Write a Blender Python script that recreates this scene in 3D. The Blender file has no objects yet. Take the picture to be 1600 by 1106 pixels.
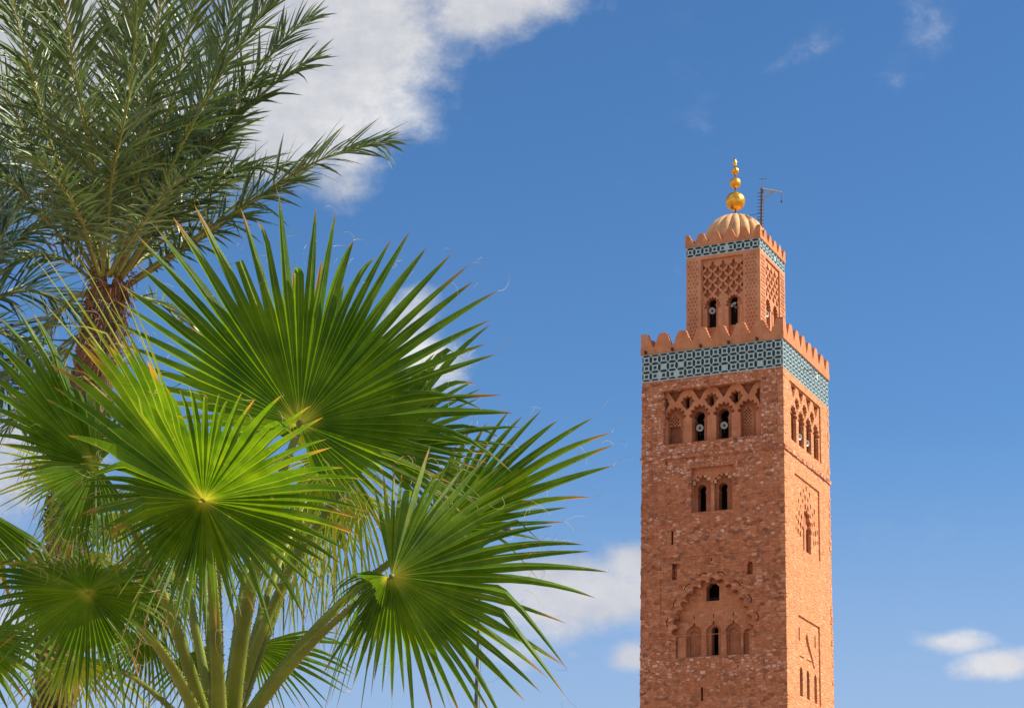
import bpy, bmesh, math, random
from math import sin, cos, pi, radians, sqrt, atan2, asin
from mathutils import Vector, Matrix
C = bpy.context.scene.collection
rnd = random.Random(7)

# ------------------------------------------------------------------ camera
W, H = 1600.0, 1106.0                      # photograph's own pixels, used to survey it
CAM = Vector((51.472, -157.161, 1.416)); YAW, PITCH, FOC, ROLL, SHX, SHY = -0.4605, 0.2841, 3185.5, 0.0272, -18.4, 119.5
FW = Vector((sin(YAW)*cos(PITCH), cos(YAW)*cos(PITCH), sin(PITCH)))
_r = Vector((cos(YAW), -sin(YAW), 0)); _u = _r.cross(FW)
RT = _r*cos(ROLL) + _u*sin(ROLL); UP = _u*cos(ROLL) - _r*sin(ROLL)
cam_data = bpy.data.cameras.new('camera'); cam = bpy.data.objects.new('camera', cam_data); C.objects.link(cam)
cam.matrix_world = Matrix(((RT.x, UP.x, -FW.x, CAM.x), (RT.y, UP.y, -FW.y, CAM.y), (RT.z, UP.z, -FW.z, CAM.z), (0, 0, 0, 1)))
cam_data.sensor_fit = 'HORIZONTAL'; cam_data.sensor_width = 36; cam_data.lens = FOC/W*36
cam_data.shift_x = -SHX/W; cam_data.shift_y = SHY/W
cam_data.clip_start = 0.1; cam_data.clip_end = 6000
bpy.context.scene.camera = cam

def ray(px, py):
    return FW + RT*((px - W/2 - SHX)/FOC) - UP*((py - H/2 - SHY)/FOC)
def at(px, py, d):
    return CAM + ray(px, py)*d
def px_basis(d):                            # metres per pixel at depth d
    return RT*(d/FOC), UP*(d/FOC), FW
# ------------------------------------------------------------------ light
SUN_EL, SUN_AZ = radians(43), Vector((0.92, 0.36, 0)).normalized()
sun_dir = Vector((SUN_AZ.x*cos(SUN_EL), SUN_AZ.y*cos(SUN_EL), sin(SUN_EL)))
sl = bpy.data.lights.new('sun', 'SUN'); sl.energy = 5.0; sl.angle = radians(0.5); sl.color = (1.0, 0.93, 0.80)
so = bpy.data.objects.new('sun', sl); C.objects.link(so); so.rotation_euler = sun_dir.to_track_quat('Z', 'Y').to_euler()
vs = bpy.context.scene.view_settings
vs.view_transform = 'Standard'; vs.look = 'None'; vs.gamma = 1; vs.use_curve_mapping = False; vs.exposure = 0.60

class NT:                                   # tiny node-tree helper
    def __init__(s, tree): s.t = tree; s.n = tree.nodes; s.l = tree.links
    def new(s, typ, **kw):
        n = s.n.new(typ)
        for k, v in kw.items():
            if k.startswith('i_'):
                key = k[2:]; key = int(key) if key.isdigit() else key.replace('_', ' ')
                s.set(n.inputs[key], v)
            else: setattr(n, k, v)
        return n
    def set(s, sock, v):
        if isinstance(v, bpy.types.NodeSocket): s.l.new(v, sock)
        elif v is not None: sock.default_value = v
    def math(s, op, a, b=None, c=None, clamp=False):
        n = s.n.new('ShaderNodeMath'); n.operation = op; n.use_clamp = clamp
        for i, v in enumerate((a, b, c)):
            if v is not None: s.set(n.inputs[i], v)
        return n.outputs[0]
    def mix(s, f, a, b, blend='MIX'):
        n = s.n.new('ShaderNodeMix'); n.data_type = 'RGBA'; n.blend_type = blend
        s.set(n.inputs[0], f); s.set(n.inputs[6], a); s.set(n.inputs[7], b); return n.outputs[2]
    def ramp(s, f, stops, interp='LINEAR'):
        n = s.n.new('ShaderNodeValToRGB'); n.color_ramp.interpolation = interp; e = n.color_ramp.elements
        while len(e) < len(stops): e.new(0.5)
        for el, (p, c) in zip(e, stops): el.position = p; el.color = (c, c, c, 1) if isinstance(c, (int, float)) else (*c, 1)
        s.set(n.inputs[0], f); return n.outputs[0]
    def noise(s, vec, scale, detail=4, rough=0.55, w=None):
        n = s.n.new('ShaderNodeTexNoise'); n.inputs['Scale'].default_value = scale; n.inputs['Detail'].default_value = detail
        n.inputs['Roughness'].default_value = rough; s.l.new(vec, n.inputs['Vector']); return n.outputs[0]
    def smooth(s, v, a, b):
        n = s.n.new('ShaderNodeMapRange'); n.interpolation_type = 'SMOOTHSTEP'
        s.set(n.inputs[0], v); n.inputs[1].default_value = a; n.inputs[2].default_value = b; return n.outputs[0]

# sky with clouds placed by compass direction and height
world = bpy.data.worlds.new('World'); bpy.context.scene.world = world; world.use_nodes = True
w = NT(world.node_tree); w.n.clear()
sky = w.new('ShaderNodeTexSky', sky_type='NISHITA', sun_disc=False, sun_elevation=SUN_EL, sun_rotation=atan2(SUN_AZ.x, SUN_AZ.y),
            altitude=450, air_density=1.0, dust_density=0.2, ozone_density=3.0)
F0 = Vector((sin(YAW), cos(YAW), 0)); R0 = Vector((cos(YAW), -sin(YAW), 0))
def azel(px, py):
    d = ray(px, py).normalized(); return atan2(d.dot(R0), d.dot(F0)), asin(d.z)
tc = w.new('ShaderNodeTexCoord').outputs['Generated']
def dot(v): return w.new('ShaderNodeVectorMath', operation='DOT_PRODUCT', i_0=tc, i_1=v).outputs['Value']
AZ = w.math('ARCTAN2', dot(tuple(R0)), dot(tuple(F0))); EL = w.math('ARCSINE', dot((0, 0, 1)))
AE = w.new('ShaderNodeCombineXYZ', i_0=AZ, i_1=EL, i_2=0.0).outputs[0]
AES = w.new('ShaderNodeCombineXYZ', i_0=w.math('MULTIPLY', AZ, 0.7), i_1=EL, i_2=0.3).outputs[0]
# (px, py, half-width, half-height, tilt deg, weight)
CLOUDS = [(520, 60, 330, 190, 35, 1.3), (800, 0, 195, 76, 10, 1.15), (430, 190, 240, 120, 30, 1.3), (100, 120, 420, 330, 0, 1.05), (520, 270, 120, 70, 25, .8),
          (560, -160, 560, 200, 8, 1.3),
          (680, 572, 95, 60, -25, .8), (655, 515, 70, 50, 40, .65), (718, 575, 55, 50, 0, .55),
          (910, 925, 220, 66, -4, 1.1), (985, 880, 66, 50, 0, .95), (990, 1018, 60, 28, 0, .9), (800, 985, 120, 40, 0, .55),
          (1565, 1034, 95, 32, 8, 1.0), (1505, 995, 80, 28, -4, .8), (1250, 80, 120, 42, 15, .31), (1450, 50, 60, 80, 50, .26), (1370, 130, 100, 34, -10, .2),
          (10, 720, 130, 120, 0, .75), (40, 1000, 150, 80, 10, .8), (1130, 1120, 400, 34, 0, .5), (1090, 215, 90, 50, 0, .2), (900, 1000, 30, 14, 0, .45), (400, 1120, 260, 30, 0, .5)]
mask = None
warp_n = w.new('ShaderNodeTexNoise', i_Scale=13.0, i_Detail=3.0, i_Vector=AES)
wv = w.new('ShaderNodeVectorMath', operation='SUBTRACT', i_0=warp_n.outputs['Color'], i_1=(.5, .5, .5)).outputs[0]
wv = w.new('ShaderNodeVectorMath', operation='SCALE', i_0=wv, i_Scale=0.045).outputs[0]
P = w.new('ShaderNodeVectorMath', operation='ADD', i_0=AE, i_1=wv).outputs[0]
for (px, py, a, b, tilt, wt) in CLOUDS:
    x, y = azel(px, py)
    m = w.new('ShaderNodeVectorMath', operation='SUBTRACT', i_0=P, i_1=(x, y, 0)).outputs[0]
    r = w.new('ShaderNodeVectorRotate', rotation_type='Z_AXIS', i_Vector=m, i_Angle=-radians(tilt)).outputs[0]
    q = w.new('ShaderNodeVectorMath', operation='MULTIPLY', i_0=r, i_1=(FOC/a, FOC/b, 0)).outputs[0]
    ln = w.new('ShaderNodeVectorMath', operation='LENGTH', i_0=q).outputs['Value']
    v = w.math('MULTIPLY', w.math('SUBTRACT', 1.25, ln, clamp=True), wt)
    mask = v if mask is None else w.math('SMOOTH_MAX', mask, v, 0.15)
# cloud added out of view, thickened and brightened as fill for the tower
rest = w.math('MULTIPLY', w.smooth(w.math('ABSOLUTE', AZ), .45, .8), w.math('MULTIPLY', w.noise(AES, 2.2, 5), 1.25))
mask = w.math('MAXIMUM', mask, rest)
n1 = w.noise(AES, 18, 10, .66); n2 = w.noise(AES, 5, 4, .5); n3 = w.noise(AES, 60, 6, .6)
f = w.math('ADD', mask, w.math('MULTIPLY', w.math('SUBTRACT', n1, .5), 1.5))
f = w.math('ADD', f, w.math('MULTIPLY', w.math('SUBTRACT', n3, .5), .6))
cover = w.smooth(f, .22, 1.02)
cover = w.math('MULTIPLY', cover, w.smooth(mask, 0.02, .3))
shade = w.ramp(w.math('ADD', w.math('MULTIPLY', n1, .5), w.math('MULTIPLY', n2, .5)), [(.36, (.33, .38, .47)), (.47, (.48, .50, .56)), (.55, (.62, .63, .66)), (.64, (.82, .81, .80))])
shade = w.mix(w.math('MULTIPLY', w.smooth(EL, .26, .16), .5), shade, (.80, .78, .80, 1))
bg1 = w.new('ShaderNodeBackground', i_Strength=0.088)
hs = w.new('ShaderNodeHueSaturation', i_Saturation=1.2, i_Value=1.0, i_Color=sky.outputs[0])
skyc = w.mix(1.0, hs.outputs[0], (.96, 1.0, 1.05, 1), 'MULTIPLY')
lowc = w.math('MULTIPLY', w.smooth(EL, .30, .08), .72)
w.l.new(w.mix(lowc, skyc, (3.0, 3.75, 5.5, 1)), bg1.inputs[0])
bg2 = w.new('ShaderNodeBackground', i_Color=shade, i_Strength=w.math('ADD', .70, w.math('MULTIPLY', w.smooth(w.math('ABSOLUTE', AZ), .8, 1.5), .35)))  # extra cloud brightness out of view is added fill
ms = w.new('ShaderNodeMixShader', i_0=w.math('MULTIPLY', cover, .93)); w.l.new(bg1.outputs[0], ms.inputs[1]); w.l.new(bg2.outputs[0], ms.inputs[2])
wo = w.new('ShaderNodeOutputWorld'); w.l.new(ms.outputs[0], wo.inputs[0])

# ------------------------------------------------------------------ helpers
def tag(o, label=None, cat=None, group=None, kind=None):
    for k, v in (('label', label), ('category', cat), ('group', group), ('kind', kind)):
        if v: o[k] = v
    return o
def empty(name, loc=(0, 0, 0), **kw):
    o = bpy.data.objects.new(name, None); o.empty_display_size = .2; o.location = loc; C.objects.link(o); tag(o, **kw); return o
def child(o, parent):                       # geometry is written in world metres; keep it there under its parent
    if parent is not None:
        o.parent = parent
        p = parent; off = Vector((0, 0, 0))
        while p is not None: off += p.location; p = p.parent
        o.location = -off
class MB:
    def __init__(s): s.v = []; s.f = []; s.uv = []; s.m = []
    def add(s, vs, fs, uvs=None, mi=0):
        b = len(s.v); s.v += [tuple(v) for v in vs]; s.f += [tuple(b+i for i in f) for f in fs]
        s.uv += list(uvs) if uvs is not None else [(0, 0)]*len(vs); s.m += [mi]*len(fs)
    def box(s, a, b, mi=0):
        (x0, y0, z0), (x1, y1, z1) = a, b
        s.add([(x0,y0,z0),(x1,y0,z0),(x1,y1,z0),(x0,y1,z0),(x0,y0,z1),(x1,y0,z1),(x1,y1,z1),(x0,y1,z1)],
              [(0,3,2,1),(4,5,6,7),(0,1,5,4),(1,2,6,5),(2,3,7,6),(3,0,4,7)], mi=mi)
    def tube(s, pts, rad, n=8, cap=True, flat=1.0, side=None, mi=0):
        pts = [Vector(p) for p in pts]; N = len(pts)
        if not hasattr(rad, '__len__'): rad = [rad]*N
        vs = []; uv = []; prev = None
        for i, p in enumerate(pts):
            t = (pts[min(i+1, N-1)] - pts[max(i-1, 0)]).normalized()
            a = side if side is not None else (prev if prev is not None else (Vector((0, 0, 1)) if abs(t.z) < .9 else Vector((1, 0, 0))))
            a = (a - t*a.dot(t)).normalized(); b = t.cross(a); prev = a
            for k in range(n):
                an = 2*pi*k/n; vs.append(p + a*(cos(an)*rad[i]) + b*(sin(an)*rad[i]*flat)); uv.append((k/n, i/(N-1)))
        fs = [(i*n+k, i*n+(k+1) % n, (i+1)*n+(k+1) % n, (i+1)*n+k) for i in range(N-1) for k in range(n)]
        if cap: fs += [tuple(range(n-1, -1, -1)), tuple((N-1)*n+k for k in range(n))]
        s.add(vs, fs, uv, mi)
    def lathe(s, c, prof, n=24, axis=None, mi=0):          # prof: (radius, height) along the axis
        z = Vector(axis).normalized() if axis is not None else Vector((0, 0, 1))
        x = z.orthogonal().normalized(); y = z.cross(x); c = Vector(c); vs = []
        for (r, h) in prof:
            for k in range(n): vs.append(c + z*h + (x*cos(2*pi*k/n) + y*sin(2*pi*k/n))*max(r, 1e-4))
        fs = [(i*n+k, i*n+(k+1) % n, (i+1)*n+(k+1) % n, (i+1)*n+k) for i in range(len(prof)-1) for k in range(n)]
        s.add(vs, fs, mi=mi)
    def prism(s, poly, T, d0, d1, mi=0):                   # poly in face coordinates, T(u, z, depth)
        n = len(poly); vs = [T(u, z, d0) for u, z in poly] + [T(u, z, d1) for u, z in poly]
        s.add(vs, [tuple(range(n)), tuple(range(2*n-1, n-1, -1))] + [(i, i+n, (i+1) % n+n, (i+1) % n) for i in range(n)], mi=mi)
    def build(s, name, mat, parent=None, smooth=False, fix=True):
        me = bpy.data.meshes.new(name); me.from_pydata(s.v, [], s.f); me.validate()
        mats = mat if isinstance(mat, (list, tuple)) else [mat]
        for m in mats: me.materials.append(m)
        if len(mats) > 1 and len(me.polygons) == len(s.m): me.polygons.foreach_set('material_index', s.m)
        if any(u != (0, 0) for u in s.uv):
            ul = me.uv_layers.new(name='UVMap'); li = [0]*len(me.loops); me.loops.foreach_get('vertex_index', li)
            flat = []; 
            for i in li: flat += s.uv[i]
            ul.data.foreach_set('uv', flat)
        if fix:
            bm = bmesh.new(); bm.from_mesh(me); bmesh.ops.recalc_face_normals(bm, faces=bm.faces); bm.to_mesh(me); bm.free()
        if smooth: me.polygons.foreach_set('use_smooth', [True]*len(me.polygons))
        o = bpy.data.objects.new(name, me); C.objects.link(o); child(o, parent); return o

def plate(name, outer, holes, T, d0, d1, mat, parent, outers=()):
    """flat slab with real openings: a filled 2D curve turned into a mesh"""
    cu = bpy.data.curves.new('tmp', 'CURVE'); cu.dimensions = '2D'; cu.fill_mode = 'BOTH'; cu.extrude = .5
    for poly in [outer] + list(holes) + list(outers):
        sp = cu.splines.new('POLY'); sp.points.add(len(poly)-1)
        for p, (a, b) in zip(sp.points, poly): p.co = (a, b, 0, 1)
        sp.use_cyclic_u = True
    o = bpy.data.objects.new('tmp', cu); C.objects.link(o)
    dg = bpy.context.evaluated_depsgraph_get(); me = bpy.data.meshes.new_from_object(o.evaluated_get(dg)); bpy.data.objects.remove(o)
    for v in me.vertices: v.co = T(v.co.x, v.co.y, d0 + (v.co.z + .5)*(d1 - d0))
    bm = bmesh.new(); bm.from_mesh(me); bmesh.ops.remove_doubles(bm, verts=bm.verts, dist=1e-5); bmesh.ops.recalc_face_normals(bm, faces=bm.faces); bm.to_mesh(me); bm.free()
    me.name = name; me.materials.clear(); me.materials.append(mat)
    for p in me.polygons: p.use_smooth = False
    ob = bpy.data.objects.new(name, me); C.objects.link(ob); child(ob, parent); return ob
def rect(x0, z0, x1, z1): return [(x0, z0), (x1, z0), (x1, z1), (x0, z1)]

# ------------------------------------------------------------------ materials
def mat(name):
    m = bpy.data.materials.new(name); m.use_nodes = True; t = NT(m.node_tree); b = m.node_tree.nodes['Principled BSDF']; return m, t, b
def rubble(name, contrast=1.0, bump=1.0, pale=1.0, tint=(1.12, 1.10, 1.10)):
    m, t, b = mat(name); co = t.new('ShaderNodeTexCoord').outputs['Object']
    wn = t.new('ShaderNodeTexNoise', i_Scale=1.3, i_Detail=3.0, i_Vector=co)
    off = t.new('ShaderNodeVectorMath', operation='SCALE', i_0=t.new('ShaderNodeVectorMath', operation='SUBTRACT', i_0=wn.outputs['Color'], i_1=(.5,)*3).outputs[0], i_Scale=.35).outputs[0]
    p = t.new('ShaderNodeVectorMath', operation='ADD', i_0=co, i_1=off).outputs[0]
    sc = t.new('ShaderNodeVectorMath', operation='MULTIPLY', i_0=p, i_1=(2.3, 2.3, 3.9)).outputs[0]
    vo = t.new('ShaderNodeTexVoronoi', distance='CHEBYCHEV', i_Scale=1.0, i_Randomness=.8, i_Vector=sc); vf = t.new('ShaderNodeTexVoronoi', feature='F2', distance='CHEBYCHEV', i_Scale=1.0, i_Randomness=.8, i_Vector=sc)
    VE = t.math('MULTIPLY', t.math('SUBTRACT', vf.outputs['Distance'], vo.outputs['Distance']), .8)
    cell = t.new('ShaderNodeSeparateColor', i_0=vo.outputs['Color'])
    z = t.new('ShaderNodeSeparateXYZ', i_0=co).outputs[2]
    base = t.ramp(cell.outputs[0], [(0, (.20, .078, .042)), (.08, (.28, .105, .052)), (.25, (.37, .138, .064)), (.5, (.44, .165, .078)), (.8, (.50, .205, .105)), (1, (.58, .29, .18))])
    big = t.noise(co, .33, 4, .6); mid = t.noise(co, 1.9, 5, .65); fine = t.noise(co, 9, 5, .7)
    mortar = t.ramp(mid, [(.3, (.32, .11, .05)), (.55, (.46, .17, .078)), (.75, (.58, .235, .105))])
    cover = t.smooth(t.math('ADD', mid, t.math('MULTIPLY', t.math('SUBTRACT', big, .5), 1.2)), .44, .68)
    base = t.mix(t.math('MULTIPLY', cover, .8), base, mortar)
    edge = t.smooth(VE, .0, .07)
    base = t.mix(t.math('MULTIPLY', t.math('SUBTRACT', 1.0, edge), .6), base, (.26, .09, .045, 1))
    # pale limestone blocks, crowding near the top of the shaft and under the openings
    zone = t.math('ADD', t.smooth(z, 44.5, 48.2), t.smooth(t.math('ABSOLUTE', t.math('SUBTRACT', z, 30.3)), 1.7, .3))
    zone = t.math('ADD', zone, t.math('MULTIPLY', t.smooth(t.math('ABSOLUTE', t.math('SUBTRACT', z, 42.2)), 2.0, .4), t.smooth(mid, .42, .6)))
    zone = t.math('ADD', t.math('MULTIPLY', zone, .46), t.math('MULTIPLY', t.math('SUBTRACT', big, .5), .8))
    pm = t.math('MULTIPLY', t.smooth(t.math('ADD', cell.outputs[1], zone), 1.0, 1.12), t.smooth(VE, .05, .2))
    base = t.mix(t.math('MULTIPLY', t.smooth(t.noise(co, .22, 3, .6), .50, .72), .30), base, (.20, .075, .038, 1))
    base = t.mix(t.math('MULTIPLY', pm, .62*pale), base, t.mix(cell.outputs[2], (.66, .36, .24, 1), (.76, .55, .44, 1)))
    dk = t.math('MULTIPLY', t.math('LESS_THAN', cell.outputs[2], .04), t.smooth(VE, .04, .12))
    base = t.mix(t.math('MULTIPLY', dk, .7), base, (.13, .085, .07, 1))
    base = t.mix(t.math('MULTIPLY', t.smooth(fine, .62, .75), .45), base, (.12, .05, .03, 1))
    streak = t.new('ShaderNodeVectorMath', operation='MULTIPLY', i_0=co, i_1=(2.2, 2.2, .12)).outputs[0]
    base = t.mix(t.math('MULTIPLY', t.smooth(t.noise(streak, 1, 4), .5, .75), .28), base, (.16, .08, .055, 1))
    mean = (.50, .20, .095, 1)
    base = t.mix(contrast, mean, base)
    base = t.mix(1.0, base, (*tint, 1), 'MULTIPLY')
    h = t.math('ADD', t.math('MULTIPLY', t.smooth(VE, 0, .25), .6), t.math('ADD', t.math('MULTIPLY', mid, .5), t.math('MULTIPLY', fine, .35)))
    bp = t.new('ShaderNodeBump', i_Strength=.8*bump, i_Distance=.10, i_Height=h)
    t.l.new(base, b.inputs['Base Color']); t.l.new(bp.outputs[0], b.inputs['Normal']); b.inputs['Roughness'].default_value = .92
    b.inputs['Specular IOR Level'].default_value = .15
    return m
def plaster(name, c0, c1, c2, bump=.5, stain=.25):
    m, t, b = mat(name); co = t.new('ShaderNodeTexCoord').outputs['Object']
    a = t.noise(co, .8, 6, .65); f = t.noise(co, 7, 6, .7); g = t.noise(co, 30, 4, .7)
    col = t.ramp(t.math('ADD', t.math('MULTIPLY', a, .6), t.math('MULTIPLY', f, .4)), [(.36, c0), (.5, c1), (.64, c2)])
    st = t.new('ShaderNodeVectorMath', operation='MULTIPLY', i_0=co, i_1=(1.5, 1.5, .15)).outputs[0]
    col = t.mix(t.math('MULTIPLY', t.smooth(t.noise(st, 1, 5), .48, .75), stain), col, (.2, .09, .05, 1))
    col = t.mix(t.math('MULTIPLY', t.smooth(f, .64, .72), .5), col, (.17, .07, .035, 1))
    bp = t.new('ShaderNodeBump', i_Strength=bump, i_Distance=.05, i_Height=t.math('ADD', f, t.math('MULTIPLY', g, .4)))
    t.l.new(col, b.inputs['Base Color']); t.l.new(bp.outputs[0], b.inputs['Normal']); b.inputs['Roughness'].default_value = .9
    b.inputs['Specular IOR Level'].default_value = .15
    return m
def plain(name, col, rough=.5, metal=0., var=.25, scale=8, spec=.4, bump=0):
    m, t, b = mat(name); co = t.new('ShaderNodeTexCoord').outputs['Object']
    n = t.noise(co, scale, 5, .65); d = tuple(c*(1-var) for c in col); l = tuple(min(1, c*(1+var)) for c in col)
    t.l.new(t.ramp(n, [(.3, d), (.7, l)]), b.inputs['Base Color'])
    t.l.new(t.math('ADD', rough-.1, t.math('MULTIPLY', n, .2)), b.inputs['Roughness'])
    b.inputs['Metallic'].default_value = metal; b.inputs['Specular IOR Level'].default_value = spec
    if bump: t.l.new(t.new('ShaderNodeBump', i_Strength=bump, i_Distance=.02, i_Height=n).outputs[0], b.inputs['Normal'])
    return m
M = {}
M['rubble'] = rubble('rubble_masonry')
M['rubble_sun'] = rubble('sunlit_masonry', contrast=.55, bump=1.0, pale=.4, tint=(1.28, 1.42, 1.38))  # paler, flatter copy of the rubble with sunlight painted into its colour
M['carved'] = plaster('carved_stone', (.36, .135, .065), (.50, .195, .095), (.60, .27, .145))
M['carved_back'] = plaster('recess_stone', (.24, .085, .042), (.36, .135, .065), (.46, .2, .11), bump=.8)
M['inner_shade'] = plain('shade_dark_stone', (.03, .022, .018), .95, 0)  # near-black colour stands in for the shade inside the openings
M['rubble_calm'] = rubble('worn_masonry', contrast=.55, bump=.7, pale=.3, tint=(1.06, 1.05, 1.05))
M['render'] = plaster('lantern_plaster', (.44, .19, .095), (.54, .24, .125), (.62, .31, .175), bump=.3, stain=.2)
M['merlon'] = plaster('merlon_plaster', (.40, .15, .07), (.52, .21, .10), (.60, .27, .14), bump=.3)
M['dome'] = plaster('dome_plaster', (.46, .25, .12), (.60, .35, .17), (.70, .45, .25), bump=.3, stain=.45)
M['tile_dark'] = plain('dark_green_tile', (.012, .034, .038), .35, var=.6, scale=1.1, spec=.25)
M['tile_pale'] = plain('pale_tile', (.38, .47, .45), .4, var=.25, scale=6, spec=.4)
M['gold'] = plain('gilded_copper', (.85, .40, .06), .36, 1.0, var=.3, scale=3)
M['iron'] = plain('weathered_iron', (.10, .095, .09), .6, .3)
M['wood'] = plain('grey_timber', (.33, .31, .29), .8, 0)
M['speaker'] = plain('speaker_shell', (.33, .34, .32), .4, 0, var=.08)
M['dark'] = plain('dark_plastic', (.03, .03, .03), .5, 0)
M['lamp_post'] = plain('lamp_post_paint', (.045, .06, .07), .5, .2)
M['glass'] = plain('lamp_glass', (.5, .52, .5), .2, 0, var=.05)

# ------------------------------------------------------------------ ground
m, t, b = mat('paving'); co = t.new('ShaderNodeTexCoord').outputs['Object']
t.l.new(t.ramp(t.noise(co, .6, 6), [(.3, (.25, .18, .13)), (.7, (.34, .25, .18))]), b.inputs['Base Color']); b.inputs['Roughness'].default_value = .9
mb = MB(); mb.add([(-3000, -3000, 0), (3000, -3000, 0), (3000, 3000, 0), (-3000, 3000, 0)], [(0, 1, 2, 3)])
tag(mb.build('ground', m), kind='structure')

# ------------------------------------------------------------------ minaret
SW, LW, IN = 12.8, 6.88, 2.96               # shaft width, lantern width, lantern inset
TL = lambda u, z, d: (u, d, z)               # broad face towards the palms: u = x (-12.8..0), depth = +y
TR = lambda u, z, d: (-d, u, z)              # sunlit face: u = y (0..12.8), depth = -x
def TLs(k, T=None):                          # deeper sheets, set over by what the survey from below needs
    return lambda u, z, d: (T or TL)(u - .37*k, z + .30*k, d)
def TRs(k, T=None):
    return lambda u, z, d: (T or TR)(u + 3.0*k, z + 1.0*k, d)
TLL = lambda u, z, d: (u, IN + d, z)
TLR = lambda u, z, d: (-IN - d, u, z)

def arch_curve(cx, zs, hw, rise, n=48):
    Rr = (hw*hw + rise*rise)/(2*hw); a = asin(min(1, rise/Rr)); pts = []
    for i in range(n+1):
        th = pi - a*i/n; pts.append((cx - hw + Rr + Rr*cos(th), zs + Rr*sin(th)))
    return pts + [(2*cx - x, z) for x, z in reversed(pts[:-1])]
def resample(pts, k):
    L = [0]
    for a, b in zip(pts, pts[1:]): L.append(L[-1] + sqrt((a[0]-b[0])**2 + (a[1]-b[1])**2))
    out = []; j = 0
    for i in range(k+1):
        s = L[-1]*i/k
        while j < len(L)-2 and L[j+1] < s: j += 1
        f = (s - L[j])/max(L[j+1]-L[j], 1e-9); out.append((pts[j][0] + (pts[j+1][0]-pts[j][0])*f, pts[j][1] + (pts[j+1][1]-pts[j][1])*f))
    return out
def scallop(cx, zs, hw, rise, lobes, gap=.12, seg=6, bulge=1.0):
    """left spring to right spring along a pointed arch, one round bite outwards per lobe"""
    p = resample(arch_curve(cx, zs, hw, rise), lobes); out = []
    for a, b in zip(p, p[1:]):
        mx, mz = (a[0]+b[0])/2, (a[1]+b[1])/2; tx, tz = (b[0]-a[0])/2*(1-gap), (b[1]-a[1])/2*(1-gap); nx, nz = -tz, tx
        for i in range(seg+1):
            th = pi - pi*i/seg; out.append((mx + tx*cos(th) + nx*sin(th)*bulge, mz + tz*cos(th) + nz*sin(th)*bulge))
    return out
def scallop_hole(cx, z0, zs, hw, rise, lobes, jamb=None, **k):
    j = hw if jamb is None else jamb
    return scallop(cx, zs, hw, rise, lobes, **k) + [(cx + j, zs - .02), (cx + j, z0), (cx - j, z0), (cx - j, zs - .02)]
def keyhole(cx, z0, zc, r, jw):
    a = asin(min(.98, jw/r)) - .02; n = 14
    pts = [(cx + r*sin(-(pi - a) + 2*(pi - a)*i/n), zc + r*cos(-(pi - a) + 2*(pi - a)*i/n)) for i in range(n+1)]
    zn = pts[0][1]; jj = jw*1.22
    return pts + [(cx + jw, zn - .03), (cx + jj, zn - .10), (cx + jj, z0), (cx - jj, z0), (cx - jj, zn - .10), (cx - jw, zn - .03)]
def roundtop(cx, z0, z1, hw, n=8):
    return [(cx - hw*cos(pi*i/n), z1 - hw + hw*sin(pi*i/n)) for i in range(n+1)] + [(cx + hw, z0), (cx - hw, z0)]
def ogee(cx, z0, z1, hw):
    h = [(-1, -.95), (-.98, -.75), (-.8, -.55), (-.78, -.42), (-.5, -.3), (-.42, -.2), (-.14, -.12), (-.1, .22)]
    return [(cx + a*hw, z1 + b*hw - .25*hw) for a, b in h] + [(cx, z1)] + [(cx - a*hw, z1 + b*hw - .25*hw) for a, b in reversed(h)] + [(cx + hw*.92, z0), (cx - hw*.92, z0)]
def arcgroove(cx, cz, r, a0, a1, wd, n=7):
    o = [(cx + (r+wd)*cos(a0+(a1-a0)*i/n), cz + (r+wd)*sin(a0+(a1-a0)*i/n)) for i in range(n+1)]
    return o + [(cx + r*cos(a1+(a0-a1)*i/n), cz + r*sin(a1+(a0-a1)*i/n)) for i in range(n+1)]

mn = empty('minaret', (-6.4, 6.4, 0)); tag(mn, 'tall square red stone minaret with tiled bands, stepped merlons and ribbed dome', 'minaret')
ZT, ZB, ZC = 58.05, 55.52, 48.58            # tile band top and bottom, string course
# --- broad face (three sheets of masonry, each with its own openings)
up_panel = rect(-10.8, 49.70, -1.98, 54.55)
pair_panel = rect(-8.26, 43.47, -4.50, 47.42)
slits = [rect(-10.07, 40.84, -9.86, 42.08), rect(-10.60, 47.86, -10.46, 48.22), rect(-7.42, 27.53, -7.22, 28.65), rect(-6.55, 39.2, -6.43, 39.45)]
small = [roundtop(-3.1, 37.85, 38.95, .24), rect(-10.02, 37.8, -9.56, 39.25)]
big = scallop_hole(-6.45, 31.15, 33.0, 3.22, 4.62, 15, gap=.26, bulge=1.45)
grooves = []
pc = resample(arch_curve(-6.45, 33.0, 4.12, 5.45), 17)
for i in range(17):
    a, b = pc[i], pc[i+1]; mx, mz = (a[0]+b[0])/2, (a[1]+b[1])/2
    if i % 2: 
        an = atan2(-(a[0]-b[0]), a[1]-b[1]) if False else atan2((mz-34.0)*.8, mx+6.45)
        grooves.append(arcgroove(mx - .42*cos(an), mz - .42*sin(an), .46, an-.8, an+.8, .09))
frame = rect(-11.06, 33.05, -1.9, 39.75)
slit0 = [s for s in slits if s is not slits[3]]
outer = rect(-SW, -1.0, -.004, ZB)
plate('wall', outer, [up_panel, pair_panel, frame] + slit0 + [rect(-10.2, 31.15, -2.72, 33.0)], TL, 0, .07, M['rubble'], mn)
plate('wall', outer, [up_panel, pair_panel, big, slits[3]] + slit0 + small + grooves, TL, .07, .64, M['rubble'], mn)
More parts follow.
